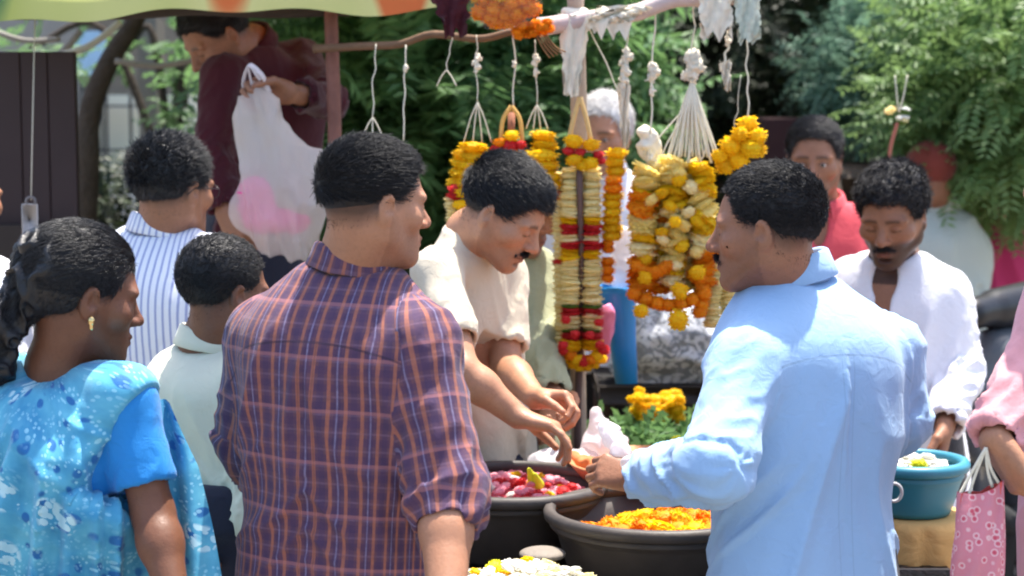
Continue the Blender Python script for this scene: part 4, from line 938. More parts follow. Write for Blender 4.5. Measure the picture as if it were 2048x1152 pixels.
F_CRE = petalmat('cream_tuberose_petal', (.97, .82, .36), (.98, .92, .60), tr=.5); F_PNK = petalmat('pink_rose_petal', (.93, .26, .36), (.95, .58, .60), tr=.4); F_WHT = petalmat('white_petal', (.80, .79, .70), (.84, .83, .78)); F_GRN = petalmat('green_leaf_band', (.06, .12, .02), (.12, .2, .03))
F_GLD = petalmat('pale_gold_petal', (.95, .76, .20), (.97, .86, .40), tr=.5)
F_LIM = petalmat('lime_yellow_petal', (.70, .66, .02), (.75, .75, .05))
def flower(name, mat, R=.5, H=.5, layers=5, npet=11, seed=0, core=True):
    """a ball of overlapping ruffled petals, unit width"""
    g = np.random.default_rng(seed); V_ = []; F_ = []
    def push(v, f): o = len(V_); V_.extend(v); F_.extend([tuple(o+i for i in q) for q in f])
    nu, nv = 10, 5; cv = [(R*.86*sin(pi*(i+.5)/nv)*cos(2*pi*j/nu), R*.86*sin(pi*(i+.5)/nv)*sin(2*pi*j/nu), H*.86*cos(pi*(i+.5)/nv)) for i in range(nv) for j in range(nu)]
    push(cv, grid_faces(nv, nu, True)+[tuple(range(nu))[::-1], tuple(range((nv-1)*nu, nv*nu))])
    for l in range(layers):
        el = -1.1+2.2*(l+.5)/layers; n = max(4, int(npet*cos(el*.8)))
        for k in range(n):
            a = 2*pi*(k+.5*(l % 2))/n+g.normal(0, .12); e = el+g.normal(0, .10); d = V(cos(a)*cos(e), sin(a)*cos(e), sin(e)); s = V(-sin(a), cos(a), 0); u = np.cross(d, s)
            sc_ = V(R, R, H); w = .34*(1+.35*g.random()); o1 = .70; o2 = .90+.24*g.random()
            p0 = d*o1; p1 = d*.90+s*w*.8; p2 = d*o2+s*w*.55+u*.05*g.normal(); p3 = d*o2-s*w*.55+u*.05*g.normal(); p4 = d*.90-s*w*.8; pm = d*(o2-.10)+u*.12
            push([p*sc_ for p in (p0, p1, p2, pm, p3, p4)], [(0, 1, 2, 3), (0, 3, 4, 5)])
    return mesh(name, np.array(V_), F_, mats=(mat,), smooth=False)
FL = {}
for nm, m_ in (('yellow', F_YEL), ('orange', F_ORA), ('red', F_RED), ('lime', F_LIM), ('gold', F_GLD)):
    FL[nm] = [flower('%s_marigold' % nm, m_, .5, .5, 5, 11, s) for s in (1, 2, 11, 12)]
FL['pink'] = [flower('pink_rose', F_PNK, .5, .42, 4, 7, s) for s in (3, 4)]; FL['white'] = [flower('white_flower', F_WHT, .5, .38, 3, 8, s) for s in (5, 6)]
FL['green'] = [flower('leaf_tuft', F_GRN, .5, .4, 3, 8, 7)]
def tuberose(seed):
    g = np.random.default_rng(seed); V_ = []; F_ = []
    for k in range(14):
        a = 2*pi*k/14+g.normal(0, .08); d = V(cos(a), sin(a), g.normal(0, .12)); s = V(-sin(a), cos(a), 0); u = np.cross(d, s); o = len(V_); L_ = .42+.08*g.random()
        for t, w in ((.12, .05), (.34, .075), (.75*L_/.42*.5, .12), (L_, .055)):
            for q in range(4): b = pi/2*q+.4; V_.append(d*t+(s*cos(b)+u*sin(b)*.9)*w)
        F_ += [tuple(o+i for i in q) for q in grid_faces(4, 4, True)]+[tuple(o+12+i for i in (0, 1, 2, 3))]
    return mesh('tuberose_ring', np.array(V_), F_, mats=(F_CRE,), smooth=True)
FL['cream'] = [flower('tuberose_ring', F_CRE, .5, .5, 3, 14, s) for s in (8, 9)]
NAMES = dict(yellow='yellow_marigold', orange='orange_marigold', red='red_marigold', pink='pink_rose', white='white_flower', green='leaf_tuft', cream='tuberose_ring', lime='lime_marigold', gold='pale_gold_marigold')
def put(kind, p, size, flat=.6, parent=None, tilt=.15, **k):
    r = random.random; return inst(random.choice(FL[kind]), NAMES[kind], p, ((r()-.5)*2*tilt, (r()-.5)*2*tilt, r()*6.28), (size, size, size*flat), parent, **k)
def strand(parent, px, py, px1, py1, width, seq, pitch=16, flat=.42, d=GD, jit=1.6, dep=0.0, sway=0, tilt=.15):
    """threaded flowers from pixel to pixel; seq = list of (kind, share of length)"""
    L_ = abs(py1-py); n = max(1, int(L_/pitch)); tot = sum(s for _, s in seq); 
    for k in range(n):
        t = (k+.5)/n; a = t*tot; kind = seq[-1][0]
        for kd, s in seq:
            if a < s: kind = kd; break
            a -= s
        x = px+(px1-px)*t+random.uniform(-jit, jit)+sway*sin(pi*t); p = P(x, py+(py1-py)*t, d+dep+random.uniform(-.004, .004))
        w_ = width/FPX*d*random.uniform(.94, 1.08); pp = abs(pitch)/FPX*d
        put(kind, p, w_, max(flat, pp/w_*1.55), parent, tilt)
def garland(label, px, py, cat='garland'): return empty('garland', label, cat, P(px, py, GD), 'flower garlands hanging on the stall')
def gthread(parent, pts, r=.002): v, f = tube(bez([P(*q) for q in pts], 5), r, 5); add('thread', v, f, M_STR, parent)
A = garland('leftmost garland, yellow marigolds over a red band and a cream tail', 935, 440)
strand(A, 948, 286, 938, 392, 60, [('yellow', 1)], 17, dep=-.02); strand(A, 928, 300, 914, 372, 46, [('yellow', 1)], 17, dep=.04); strand(A, 912, 372, 908, 400, 34, [('red', 1)], 13); strand(A, 925, 398, 920, 420, 40, [('yellow', 1)], 14, dep=-.03); strand(A, 900, 395, 905, 470, 26, [('cream', 1)], 7); strand(A, 925, 420, 928, 480, 26, [('cream', 1)], 7, dep=.02)
Bg = garland('red and yellow garland hanging by a tall loop of yellow cord', 1015, 320)
for sx in (-1, 1): v, f = tube(bez([P(1023, 212, GD), P(1023+sx*17, 240, GD), P(1023+sx*22, 290, GD)], 6), .0055, 8); add('handle', v, f, simple('yellow_cord', (.62, .36, .10), .7, .2, 120), Bg)
v, f = tube([P(1023, 225, GD+.02), P(1022, 285, GD+.02)], .009, 8); add('core', v, f, simple('brown_cord', (.35, .14, .08), .7), Bg)
for x, y, kd, s in [(1000, 285, 'orange', 30), (992, 300, 'red', 28), (1023, 272, 'yellow', 34), (1020, 292, 'red', 38), (1040, 290, 'red', 28), (1024, 308, 'yellow', 34), (1004, 310, 'red', 24), (1030, 324, 'orange', 34), (1008, 326, 'yellow', 30), (996, 330, 'yellow', 30)]: put(kd, P(x, y, GD-.01), s/FPX*GD, .75, Bg)
C_ = garland('thick yellow marigold garland just left of the bamboo pole', 1095, 385)
strand(C_, 1086, 262, 1090, 300, 58, [('yellow', 1)], 17); strand(C_, 1083, 300, 1096, 384, 68, [('yellow', 1)], 17, dep=-.02); strand(C_, 1108, 380, 1112, 400, 34, [('orange', 1)], 13)
D = garland('long paired cream garland banded in red and yellow, tied to the bamboo pole', 1165, 735)
for sx in (-1, 1): v, f = tube(bez([P(1160, 195, GD-.03), P(1160+sx*12, 235, GD-.03), P(1160+sx*22, 280, GD-.03)], 6), .006, 8); add('handle', v, f, simple('yellow_cord', (.62, .40, .16), .7, .2, 120), D)
for x, y, kd, s in [(1148, 284, 'yellow', 42), (1182, 290, 'yellow', 40), (1138, 302, 'red', 28), (1160, 306, 'red', 30), (1196, 310, 'red', 26), (1176, 312, 'green', 30), (1150, 320, 'yellow', 40), (1180, 326, 'yellow', 40), (1165, 330, 'yellow', 34), (1203, 322, 'red', 20)]: put(kd, P(x, y, GD-.05), s/FPX*GD, .7, D)
seqD = [('cream', 118), ('yellow', 14), ('red', 22), ('cream', 20), ('red', 18), ('yellow', 20), ('cream', 110), ('green', 10), ('red', 20), ('cream', 30), ('green', 10), ('red', 18), ('yellow', 22)]
strand(D, 1140, 336, 1142, 700, 44, seqD, 7, flat=.3, dep=-.02); strand(D, 1182, 336, 1184, 700, 46, seqD, 7, flat=.3, dep=-.02)
strand(D, 1118, 345, 1124, 690, 36, [('cream', 150), ('red', 10), ('cream', 140)], 9, flat=.3, dep=.03)
for k in range(7): t = k/6; put(('red', 'orange', 'yellow')[k % 3], P(1128+t*78, 700+22*sin(pi*t), GD-.03), 30/FPX*GD, .8, D)
for k in range(6): t = k/5; put('yellow', P(1132+t*70, 718+16*sin(pi*t), GD), 28/FPX*GD, .8, D)
for x, y in ((1132, 640), (1198, 645), (1150, 668), (1180, 670), (1200, 690), (1126, 690)): put('red', P(x, y, GD-.06), 22/FPX*GD, .8, D)
E_ = garland('narrow yellow garland right of the pole ending in an orange tassel', 1215, 560)
strand(E_, 1232, 298, 1230, 352, 46, [('yellow', 1)], 17); strand(E_, 1228, 352, 1226, 384, 42, [('orange', 1)], 14, dep=-.02); strand(E_, 1226, 384, 1222, 480, 46, [('yellow', 1)], 15); strand(E_, 1216, 480, 1214, 505, 30, [('orange', 1)], 12); strand(E_, 1214, 515, 1212, 565, 34, [('orange', 1)], 14)
v, f = surf([('u', ell(P(1295, 285, GD+.02), (.026, .024, .046)), 0), ('u', ell(P(1306, 302, GD+.02), (.022, .02, .04)), .02)], .005, P(1295, 290, GD)-.15, P(1295, 290, GD)+.15); N = vnormals(v, f); v += N*((vnoise(v*60, 3)-.5)*.02)[:, None]
add('cotton_bundle', v, f, M_RAG, label='white cotton bundle hanging over the left of the cream garlands', cat='cotton')
G_ = garland('cluster of three large yellow marigold balls above the blue-shirted man', 1480, 330)
for x, y, s in [(1495, 248, 46), (1512, 272, 46), (1480, 268, 40), (1462, 292, 50), (1500, 296, 56), (1440, 312, 40), (1475, 318, 54), (1515, 300, 40), (1450, 332, 44)]: put('yellow', P(x, y, GD+random.uniform(-.02, .02)), s/FPX*GD, .85, G_)
H2 = garland('pale cream garland strand partly behind the blue-shirted man\'s face', 1415, 600); strand(H2, 1412, 430, 1410, 600, 44, [('cream', 1)], 8, flat=.3, dep=.03)
H_ = garland('smooth pale cream garland right beside the blue-shirted man', 1435, 660)
strand(H_, 1428, 470, 1424, 655, 42, [('cream', 1)], 8, flat=.3); strand(H_, 1455, 480, 1458, 640, 40, [('cream', 1)], 8, flat=.3, dep=.02)
# the big bunch: five cream strands with orange loops, each its own garland
lab = ['leftmost cream strand of the big garland bunch, orange flowers low down', 'second cream strand of the big bunch, yellow ball low down', 'middle cream strand of the big bunch, dark gaps between its rings', 'fourth cream strand of the big bunch, hung with yellow balls', 'rightmost cream strand of the big bunch beside the blue-shirted man']
sq = [[('gold', 50), ('yellow', 20), ('orange', 34), ('gold', 50), ('yellow', 20), ('cream', 30), ('orange', 60)], [('cream', 30), ('gold', 60), ('yellow', 24), ('orange', 14), ('gold', 60), ('yellow', 30), ('cream', 20), ('orange', 46)], [('gold', 50), ('yellow', 40), ('cream', 40), ('gold', 60), ('yellow', 30), ('cream', 20)], [('gold', 50), ('yellow', 50), ('gold', 40), ('orange', 14), ('cream', 40), ('gold', 50)], [('yellow', 60), ('gold', 40), ('yellow', 40), ('cream', 40), ('orange', 70)]]
for k in range(5):
    G1 = garland(lab[k], 1290+k*28, 600); x0_ = 1292+k*27+(4 if k < 2 else 0); x1_ = 1287+k*29
    strand(G1, x0_, 322+abs(k-2)*5, x1_, 570+12*(k % 2), 62, sq[k], 11.5, flat=.35, jit=5, tilt=.5, dep=.02*((k % 2)*2-1), sway=(-6, 4, 0, -4, 6)[k]); gthread(G1, [(1385, 200, GD), (x0_+10, 290, GD), (x0_, 325, GD)], .002)
for k in range(16): put(('yellow', 'gold', 'yellow', 'cream')[k % 4], P(1282+random.random()*130, 335+k*13, GD-.045), 34/FPX*GD, .7, G1, .7)
Lp = garland('thick orange marigold loop across the bottom of the big garland bunch', 1340, 620)
for k in range(13): t = k/12; put('orange', P(1268+t*140, 588+22*sin(pi*t), GD-.05+.02*(k % 2)), 34/FPX*GD, .85, Lp)
for k in range(8): t = k/7; put('orange', P(1275+t*60, 532+14*sin(pi*t), GD-.05), 30/FPX*GD, .85, Lp)
for k in range(5): put('orange', P(1402+4*sin(k), 560+k*16, GD-.04), 34/FPX*GD, .9, Lp)
for x, y, s in ((1282, 622, 34), (1357, 640, 46), (1360, 582, 38), (1395, 545, 36), (1290, 556, 30), (1350, 444, 28)): put('yellow', P(x, y, GD-.07), s/FPX*GD, .95, Lp)
# orange garland bundle in clear wrap, top
ob = empty('garland_bundle', 'round bundle of orange and yellow garland wrapped in clear plastic at the top', 'bundle', P(1010, 48, GD-.12))
rr_ = random.Random(4)
for k in range(46):
    a = rr_.uniform(0, 2*pi); q = rr_.random()**.5; x = 1010+58*q*cos(a); y = 5+40*q*sin(a); put('orange' if y > -2 or k % 3 else 'yellow', P(x, y, GD-.12+rr_.uniform(-.03, .03)*(1-q)), 44/FPX*GD, .8, ob)
gl_ = NB('clear_film'); gl_.set((.95, .93, .85), .12, .5, Transmission_Weight=.0, Alpha=.04); 
v, f = surf([('u', ell(P(1010, 6, GD-.12), (.088, .06, .066)), 0)], .006, P(1010, 6, GD)-.2, P(1010, 6, GD)+.2); v += vnormals(v, f)*((ridge(vnoise(v*30, 2))-.3)*.010)[:, None]; add('wrapping', v, f, gl_.m, ob)
oc = garland('cluster of orange marigolds just under the plastic-wrapped bundle', 1060, 82)
for k in range(16): t = k/15; put('orange', P(1030+t*66+rr_.uniform(-3, 3), 62+10*sin(k*1.7)-t*8, GD-.1+rr_.uniform(-.02, .02)), 24/FPX*GD, .8, oc)
for k in range(5): v, f = tube(bez([P(1072+k*5, 70, GD-.1), P(1085+k*7, 95, GD-.1), P(1100+k*8, 116-k*3, GD-.1)], 4), .002, 5); add('stalk', v, f, simple('brown_stalk', (.25, .12, .05), .8), oc)
ragged('cloth', P(895, -30, GD-.02), P(912, 60, GD-.02), .12, .05, M_MAROON, label='dark maroon cloth hanging left of the plastic-wrapped bundle', cat='cloth', seed=11)
# dry posy on a string at right
dp = empty('posy', 'small dry posy hanging by threads before the orange-red wall', 'posy', P(1795, 250, 5.6))
for k in range(9): put(('cream', 'white', 'green')[k % 3], P(1795+rr_.uniform(-20, 20), 232+rr_.uniform(-14, 16), 5.6), 20/FPX*5.6, .7, dp)
for x in (1790, 1815): v, f = tube(bez([P(1798, 225, 5.6), P((x+1798)/2, 195, 5.6), P(x, 150, 5.6)], 4), .002, 5); add('thread', v, f, M_STR, dp)
v, f = tube(bez([P(1795, 245, 5.6), P(1782, 290, 5.6), P(1778, 322, 5.6)], 4), .006, 6); add('ribbon', v, f, simple('dull_red_ribbon', (.35, .12, .08), .8), dp)
print('stall', round(time.time()-T0, 1))

# ------------------------------------------------------------------ tables, tubs, bags
cz = .70
ct = empty('cart_table', 'long timber cart table carrying the black tubs of flowers', 'table', V(.15, 4.1, 0))
for k in range(7): v, f = box(V(.30, 3.50+k*.165, cz-.02), (1.35, .16, .034), bev=.004); add('plank', v, f, M_WOOD, ct)
for sx in (-.33, .93):
    for sy in (3.5, 4.45): v, f = box((sx, sy, (cz-.04)/2), (.06, .06, cz-.045), bev=.004); add('leg', v, f, M_WOOD, ct)
v, f = box((.30, 3.42, cz-.08), (1.3, .03, .08), bev=.004); add('apron', v, f, M_WOOD, ct)
M_TUB = simple('black_rubber_tub', (.060, .050, .044), .55, .55, 14, .35, .4)
def tub(label, c, R, H, mat, wall=.012, cat='tub', squash=1.0):
    """c = centre of rim plane"""
    root = empty('flower_tub', label, cat, V(c[0], c[1], c[2]-H))
    v, f = lathe([(0, -H), (R*.74, -H), (R*.78, -H+.012), (R*.93, -.045), (R*.985, -.03), (R, -.028), (R*.985, -.022), (R-.004, -.012), (R-wall, -.014), (R*.9-wall, -.055), (R*.76-wall, -H+.014), (0, -H+.012)], c, 64); add('basin', v, f, mat, root)
    t = np.linspace(0, 2*pi, 65)[:-1]; pr = [(.0, -.018), (.011, -.012), (.013, 0), (.008, .009), (-.004, .011), (-.012, .005), (-.012, -.012)]
    vv = np.array([[c[0]+(R+a)*cos(x), c[1]+(R+a)*sin(x), c[2]+b] for x in t for a, b in pr]); n = len(pr)
    ff = [(i*n+j, i*n+(j+1) % n, ((i+1) % 64)*n+(j+1) % n, ((i+1) % 64)*n+j) for i in range(64) for j in range(n)]; add('rim', vv, ff, mat, root)
    return root
T1 = P(1022, 966, 4.16); T2 = P(1316, 1022, 3.93)
tub('black rubber tub of pink and red petals under the bending man', T1, .205, .155, M_TUB); tub('black rubber tub of orange marigolds in front of the blue-shirted man', T2, .228, T2[2]-cz-.004, M_TUB)
v, f = lathe([(0, .0), (.155, .0), (.16, .01), (.16, .02), (0, .022)], V(T1[0], T1[1], cz), 32)
v, f = box((T1[0], T1[1], (cz+T1[2]-.155)/2), (.30, .30, T1[2]-.155-cz-.002), bev=.006); add('crate', v, f, simple('worn_crate', (.13, .11, .09), .85, .3, 20, .5), label='low grey crate propping up the tub of pink petals', cat='crate')
def heap(c, R, zt, kinds, n, size, label, group, flat=.6, seed=0, off=(0, 0), name=None, hump=.03):
    g = random.Random(seed); tot = sum(k[1] for k in kinds)
    for i in range(n):
        a = i*2.39996; q = ((i+.5)/n)**.5; x = c[0]+off[0]+R*q*cos(a)+g.uniform(-.006, .006); y = c[1]+off[1]+R*q*sin(a)+g.uniform(-.006, .006); r = g.random()*tot
        for kd, w_ in kinds:
            if r < w_: break
            r -= w_
        nmk = NAMES[kd].replace('_', ' ')
        put(kd, V(x, y, zt+hump*(1-q*q)+g.uniform(-.006, .008)), size*g.uniform(.85, 1.15), flat, None, .5, label=label[kd], cat='flower', group=group)
    v, f = lathe([(R*1.0, -.012), (R*.95, hump*.1), (R*.6, hump*.6), (0, hump)], V(c[0]+off[0], c[1]+off[1], zt-.008), 28)
    o = add('petal_bed', v, f, FL_BED[kinds[0][0]], kind='stuff', label='bed of loose petals filling the vessel below the whole flowers'); return o
FL_BED = {k: simple('%s_petal_bed' % k, c, .8, .3, 60, 1, .2, .012) for k, c in dict(pink=(.85, .17, .22), orange=(.82, .34, .01), white=(.74, .72, .60), yellow=(.7, .45, .01), cream=(.7, .6, .35)).items()}
heap(T1, .170, T1[2]-.026, [('pink', 6), ('red', 2), ('white', .7), ('yellow', .6)], 150, .027, dict(pink='pink rose petal head lying in the tub under the bending man', red='red flower head lying among the pink petals in the tub', white='white flower head lying among the pink petals in the tub', yellow='yellow marigold lying among the pink petals in the tub'), 'flower heads in the tub of pink petals', seed=3)
for k, (px, py) in enumerate(((1062, 945), (1074, 955))):
    v, f = surf([('u', rcone(P(px+4, py+14, 4.12), P(px-4, py-6, 4.10), .012, .005), 0)], .003, P(px, py, 4.1)-.05, P(px, py, 4.1)+.05); add('bud', v, f, F_LIM, label=('upright lemon-yellow bud standing out of the pink petals', 'lower yellow bud beside the upright one in the pink petals')[k], cat='bud')
heap(T2, .165, T2[2]-.052, [('orange', 5), ('yellow', 2.2)], 52, .055, dict(orange='orange marigold head in the black tub by the blue-shirted man', yellow='yellow marigold head among the orange ones in the black tub'), 'marigold heads in the front tub', .65, 5, off=(.03, -.01), hump=.028)
# heap of white flowers on a cloth in front
WC = P(1055, 1162, 3.60); zc = WC[2]-.045
v, f = surf([('u', ell(V(WC[0], WC[1], cz+.03), (.12, .085, .045)), 0), ('u', ell(V(WC[0]-.03, WC[1], cz+.075), (.10, .08, .04)), .03)], .007, WC-.25, WC+.25); v[:, 2] = np.maximum(v[:, 2], cz+.001)
add('cushion_bag', v, f, cloth_mat('cream_sacking', (.60, .56, .46)), label='stuffed cream sack under the white cloth at the bottom', cat='sack')
def sheet(c, rx, ry, z, seed, ragz=.03, lift=0.03):
    n, m = 40, 14; V_ = []
    for j in range(m):
        q = j/(m-1)
        for k in range(n):
            a = 2*pi*k/n; w_ = float(vnoise(np.array([[cos(a)*2.2+seed, sin(a)*2.2, q*2]]), seed)[0]); r = q*(1+.25*(w_-.5)*q); V_.append((c[0]+rx*r*cos(a), c[1]+ry*r*sin(a), z+lift*q**4*(w_*2)+ragz*(w_-.3)*q))
    return np.array(V_), grid_faces(m, n, True)
v, f = sheet(WC, .155, .10, zc+.010, 3, .02, .02); add('cloth', v, f, cloth_mat('white_cotton_cloth', (.74, .72, .66)), label='crumpled white cloth holding the white flower heap in front', cat='cloth')
heap(WC, .138, zc+.034, [('white', 7), ('yellow', .8), ('cream', 1.5), ('lime', .7)], 60, .034, dict(white='small white flower in the heap at the bottom of the picture', yellow='yellow marigold in the white flower heap at the bottom', cream='cream tuberose in the white flower heap at the bottom', lime='lemon-yellow flower in the white heap at the bottom'), 'flowers in the white heap', seed=8, hump=.035)
v, f = surf([('u', ell(P(1085, 1108, 3.80)-V(0, 0, .0), (.048, .045, .014)), 0)], .004, P(1085, 1108, 3.8)-.12, P(1085, 1108, 3.8)+.12); add('stone', v, f, simple('grey_brown_stone', (.20, .17, .14), .7, .25, 30, .5), label='flat grey stone on the cart between the tubs', cat='stone')
# tray and white bags behind tub 2, in front of pole
M_ORNG = simple('orange_brown_cloth', (.50, .17, .06), .8, .25, 15, .4)
T3 = P(1300, 925, 4.30); v, f = lathe([(0, -.03), (.16, -.03), (.185, .0), (.19, .004), (.183, .006), (.155, -.022), (0, -.024)], T3, 48); add('tray', v, f, simple('brass_orange_tray', (.50, .22, .10), .45, .2, 12), label='shallow orange-brown tray behind the marigold tub', cat='tray')
v, f = box((T3[0], T3[1]+.02, (cz+T3[2]-.03)/2), (.26, .24, T3[2]-.03-cz-.002), bev=.006); add('crate', v, f, M_WOOD, label='timber crate under the shallow orange-brown tray', cat='crate')
film = NB('white_polythene'); film.bump(film.noise(22, 4, film.obj(), 1.2), .5, .01); film.set((.80, .76, .78), .32, .5, Subsurface_Weight=.0)
tl = film.n('ShaderNodeBsdfTranslucent'); tl.inputs[0].default_value = (.85, .8, .82, 1); tp_ = film.n('ShaderNodeBsdfTransparent'); m1 = film.n('ShaderNodeMixShader'); m1.inputs[0].default_value = .35; film.l(film.b.outputs[0], m1.inputs[1]); film.l(tl.outputs[0], m1.inputs[2])
m2 = film.n('ShaderNodeMixShader'); m2.inputs[0].default_value = .22; film.l(m1.outputs[0], m2.inputs[1]); film.l(tp_.outputs[0], m2.inputs[2]); film.l(m2.outputs[0], film.out.inputs[0]); FILM = film.m
def crumpled(name, ops, h, c, r, mat, amp=.014, sc=22, seed=1, **k):
    v, f = surf(ops, h, c-r, c+r); N = vnormals(v, f); v = v+N*((ridge(vnoise(v*sc, seed))-.35)*amp+(fbm(v*sc*.5, seed)-.5)*amp)[:, None]; return add(name, v, f, mat, **k)
c = P(1205, 870, 4.40); crumpled('plastic_bag', [('u', ell(P(1208, 892, 4.42), (.055, .045, .036)), 0), ('u', rcone(P(1205, 880, 4.42), P(1196, 825, 4.42), .022, .008), .03)], .005, c, .2, FILM, label='white plastic bag of flowers standing behind the tubs by the pole', cat='bag')
c = P(1120, 920, 4.42); crumpled('plastic_bag', [('u', ell(P(1120, 925, 4.46), (.075, .05, .030)), 0), ('u', ell(P(1165, 925, 4.40), (.05, .04, .028)), .03)], .005, c, .2, FILM, label='low crumpled plastic sheet lying behind the tub of pink petals', cat='bag', seed=4)
c = P(1190, 945, 4.24); crumpled('cloth', [('u', rcone(P(1170, 930, 4.3), P(1280, 965, 4.12), .016, .022), 0), ('u', rcone(P(1150, 920, 4.34), P(1200, 945, 4.28), .020, .012), .02)], .005, c+V(.03, 0, 0), .22, M_ORNG, .01, 30, label='orange-brown cloth lying between the two black tubs', cat='cloth')
# bag knot in the blue man's hand
c = P(1218, 868, 3.60); crumpled('plastic_bag', [('u', rcone(P(1212, 855, 3.62), P(1240, 905, 3.56), .012, .018), 0), ('u', ell(P(1222, 858, 3.62), (.022, .014, .011)), .01), ('u', ell(P(1272, 925, 3.5), (.03, .02, .02)), .03)], .0035, c, .16, FILM, .008, 40, label='twisted neck of a pinkish plastic bag held by the blue-shirted man', cat='bag')
# big carrier bag held by the man in maroon
bo = []; bd = 4.92
pts = [(522, 195, .026), (518, 240, .048), (545, 310, .078), (560, 385, .105), (555, 430, .085)]
for a, b in zip(pts[:-1], pts[1:]): bo.append(('u', rcone(P(a[0], a[1], bd), P(b[0], b[1], bd), a[2]*.95, b[2]*.95), .05))
bo += [('u', rcone(P(615, 340, bd), P(605, 450, bd), .042, .05), .06), ('u', rcone(P(510, 420, bd), P(590, 470, bd), .055, .05), .05)]
v, f = surf(bo, .007, P(540, 330, bd)-.45, P(540, 330, bd)+.45); cb = P(540, 330, bd); v[:, 1] = cb[1]+(v[:, 1]-cb[1])*.62
N = vnormals(v, f); q = np.stack([v[:, 0]*26+v[:, 2]*5, v[:, 1]*9, v[:, 2]*4.5], 1); v = v+N*((ridge(vnoise(q, 5), 2)-.3)*.026+(ridge(vnoise(v*V(30, 20, 12), 6), 2)-.3)*.008)[:, None]
bagr = empty('carrier_bag', 'big translucent white plastic bag with pink petals, held by the man in maroon', 'bag', P(545, 480, bd))
f2 = NB('thin_polythene'); f2.bump(f2.noise(26, 4, f2.obj(), 1.2), .5, .01); f2.set((.84, .78, .72), .18, .6); t2_ = f2.n('ShaderNodeBsdfTranslucent'); t2_.inputs[0].default_value = (.88, .80, .74, 1); t3_ = f2.n('ShaderNodeBsdfTransparent')
a1_ = f2.n('ShaderNodeMixShader'); a1_.inputs[0].default_value = .4; f2.l(f2.b.outputs[0], a1_.inputs[1]); f2.l(t2_.outputs[0], a1_.inputs[2]); a2_ = f2.n('ShaderNodeMixShader'); a2_.inputs[0].default_value = .52; f2.l(a1_.outputs[0], a2_.inputs[1]); f2.l(t3_.outputs[0], a2_.inputs[2]); f2.l(a2_.outputs[0], f2.out.inputs[0])
add('bag_film', v, f, f2.m, bagr)
for sx in (-1, 1): v, f = tube(bez([P(516, 215, bd), P(500+sx*9-4, 175, bd-.01*sx), P(498, 130, bd-.03), P(520+sx*4, 150, bd-.03), P(540, 185, bd)], 6), .009, 8, flat=.35); add('handle', v, f, FILM, bagr)
pk = crumpled('petal_mass', [('u', ell(P(510, 400, bd), (.045, .028, .060)), 0), ('u', ell(P(560, 445, bd), (.080, .032, .030)), .04)], .006, P(535, 420, bd), .25, simple('bagged_pink_petals', (.85, .12, .34), .8, .2, 60, 1, .2, .012), .010, 30, label='pink petals filling the bottom of the hanging plastic bag', cat='petals'); pk['kind'] = 'stuff'
# blue and pink bags behind the garlands
bb = NB('blue_polythene'); bb.bump(bb.noise(14, 3, bb.obj()), .4, .01); bb.set((.01, .22, .58), .4, .5)
v, f = lathe([(0, -.26), (.030, -.26), (.036, -.15), (.050, -.02), (.052, .0), (.048, .0), (.03, -.2), (0, -.24)], P(1232, 572, 4.95), 24); v[:, 0] += -.03*((v[:, 2]-P(1232, 572, 4.95)[2])/.26); v += (vnoise(v*30, 3)-.5)[:, None]*.01; add('blue_bag', v, f, bb.m, label='tall blue plastic bag hanging behind the cream garland', cat='bag')
crumpled('pink_bag', [('u', rcone(P(1212, 625, 4.86), P(1206, 715, 4.86), .022, .014), 0)], .004, P(1210, 670, 4.86), .15, simple('pink_polythene', (.75, .22, .38), .4), .008, 30, label='small pink plastic bag in front of the blue bag', cat='bag')
crumpled('white_bag', [('u', ell(P(1246, 500, 5.0), (.030, .03, .055)), 0), ('u', ell(P(1238, 545, 5.0), (.036, .03, .045)), .02)], .005, P(1240, 520, 5), .15, FILM, .014, 30, label='white plastic bag hanging between the orange tassel and the big bunch', cat='bag')
# patterned sack and dark bench with marigolds behind
ps = NB('grey_patterned_sacking'); vo = ps.noise(26, 3, ps.obj(), 2.0); ps.bump(ps.noise(9, 4, ps.obj(), 1.0), .5, .03); PS = ps.set(ps.ramp(vo, [(0, (.18, .19, .20)), (.46, (.22, .23, .25)), (.52, (.50, .51, .54)), (1, (.66, .67, .70))]), .8, .25)
crumpled('sack', [('u', ell(P(1300, 680, 5.6), (.11, .10, .16)), 0), ('u', ell(P(1375, 690, 5.6), (.13, .10, .13)), .06)], .010, P(1340, 690, 5.6), .4, PS, .04, 12, label='grey patterned sacking bundle on the dark bench behind the garlands', cat='sack')
bn = empty('bench', 'dark wooden bench behind the stall with sacking on top', 'bench', down(1370, 0, 5.6)); z_b = P(1340, 758, 5.6)[2]
v, f = box(down(1400, 0, 5.6)+V(0, 0, z_b-.035), (.62, .42, .06), bev=.005); add('seat', v, f, simple('dark_bench_wood', (.045, .035, .03), .8, .3, 20, .4), bn)
for sx in (-.28, .28):
    for sy in (-.17, .17): v, f = box(down(1400, 0, 5.6)+V(sx, sy, (z_b-.07)/2), (.05, .05, z_b-.07), bev=.004); add('leg', v, f, M_POLED, bn)
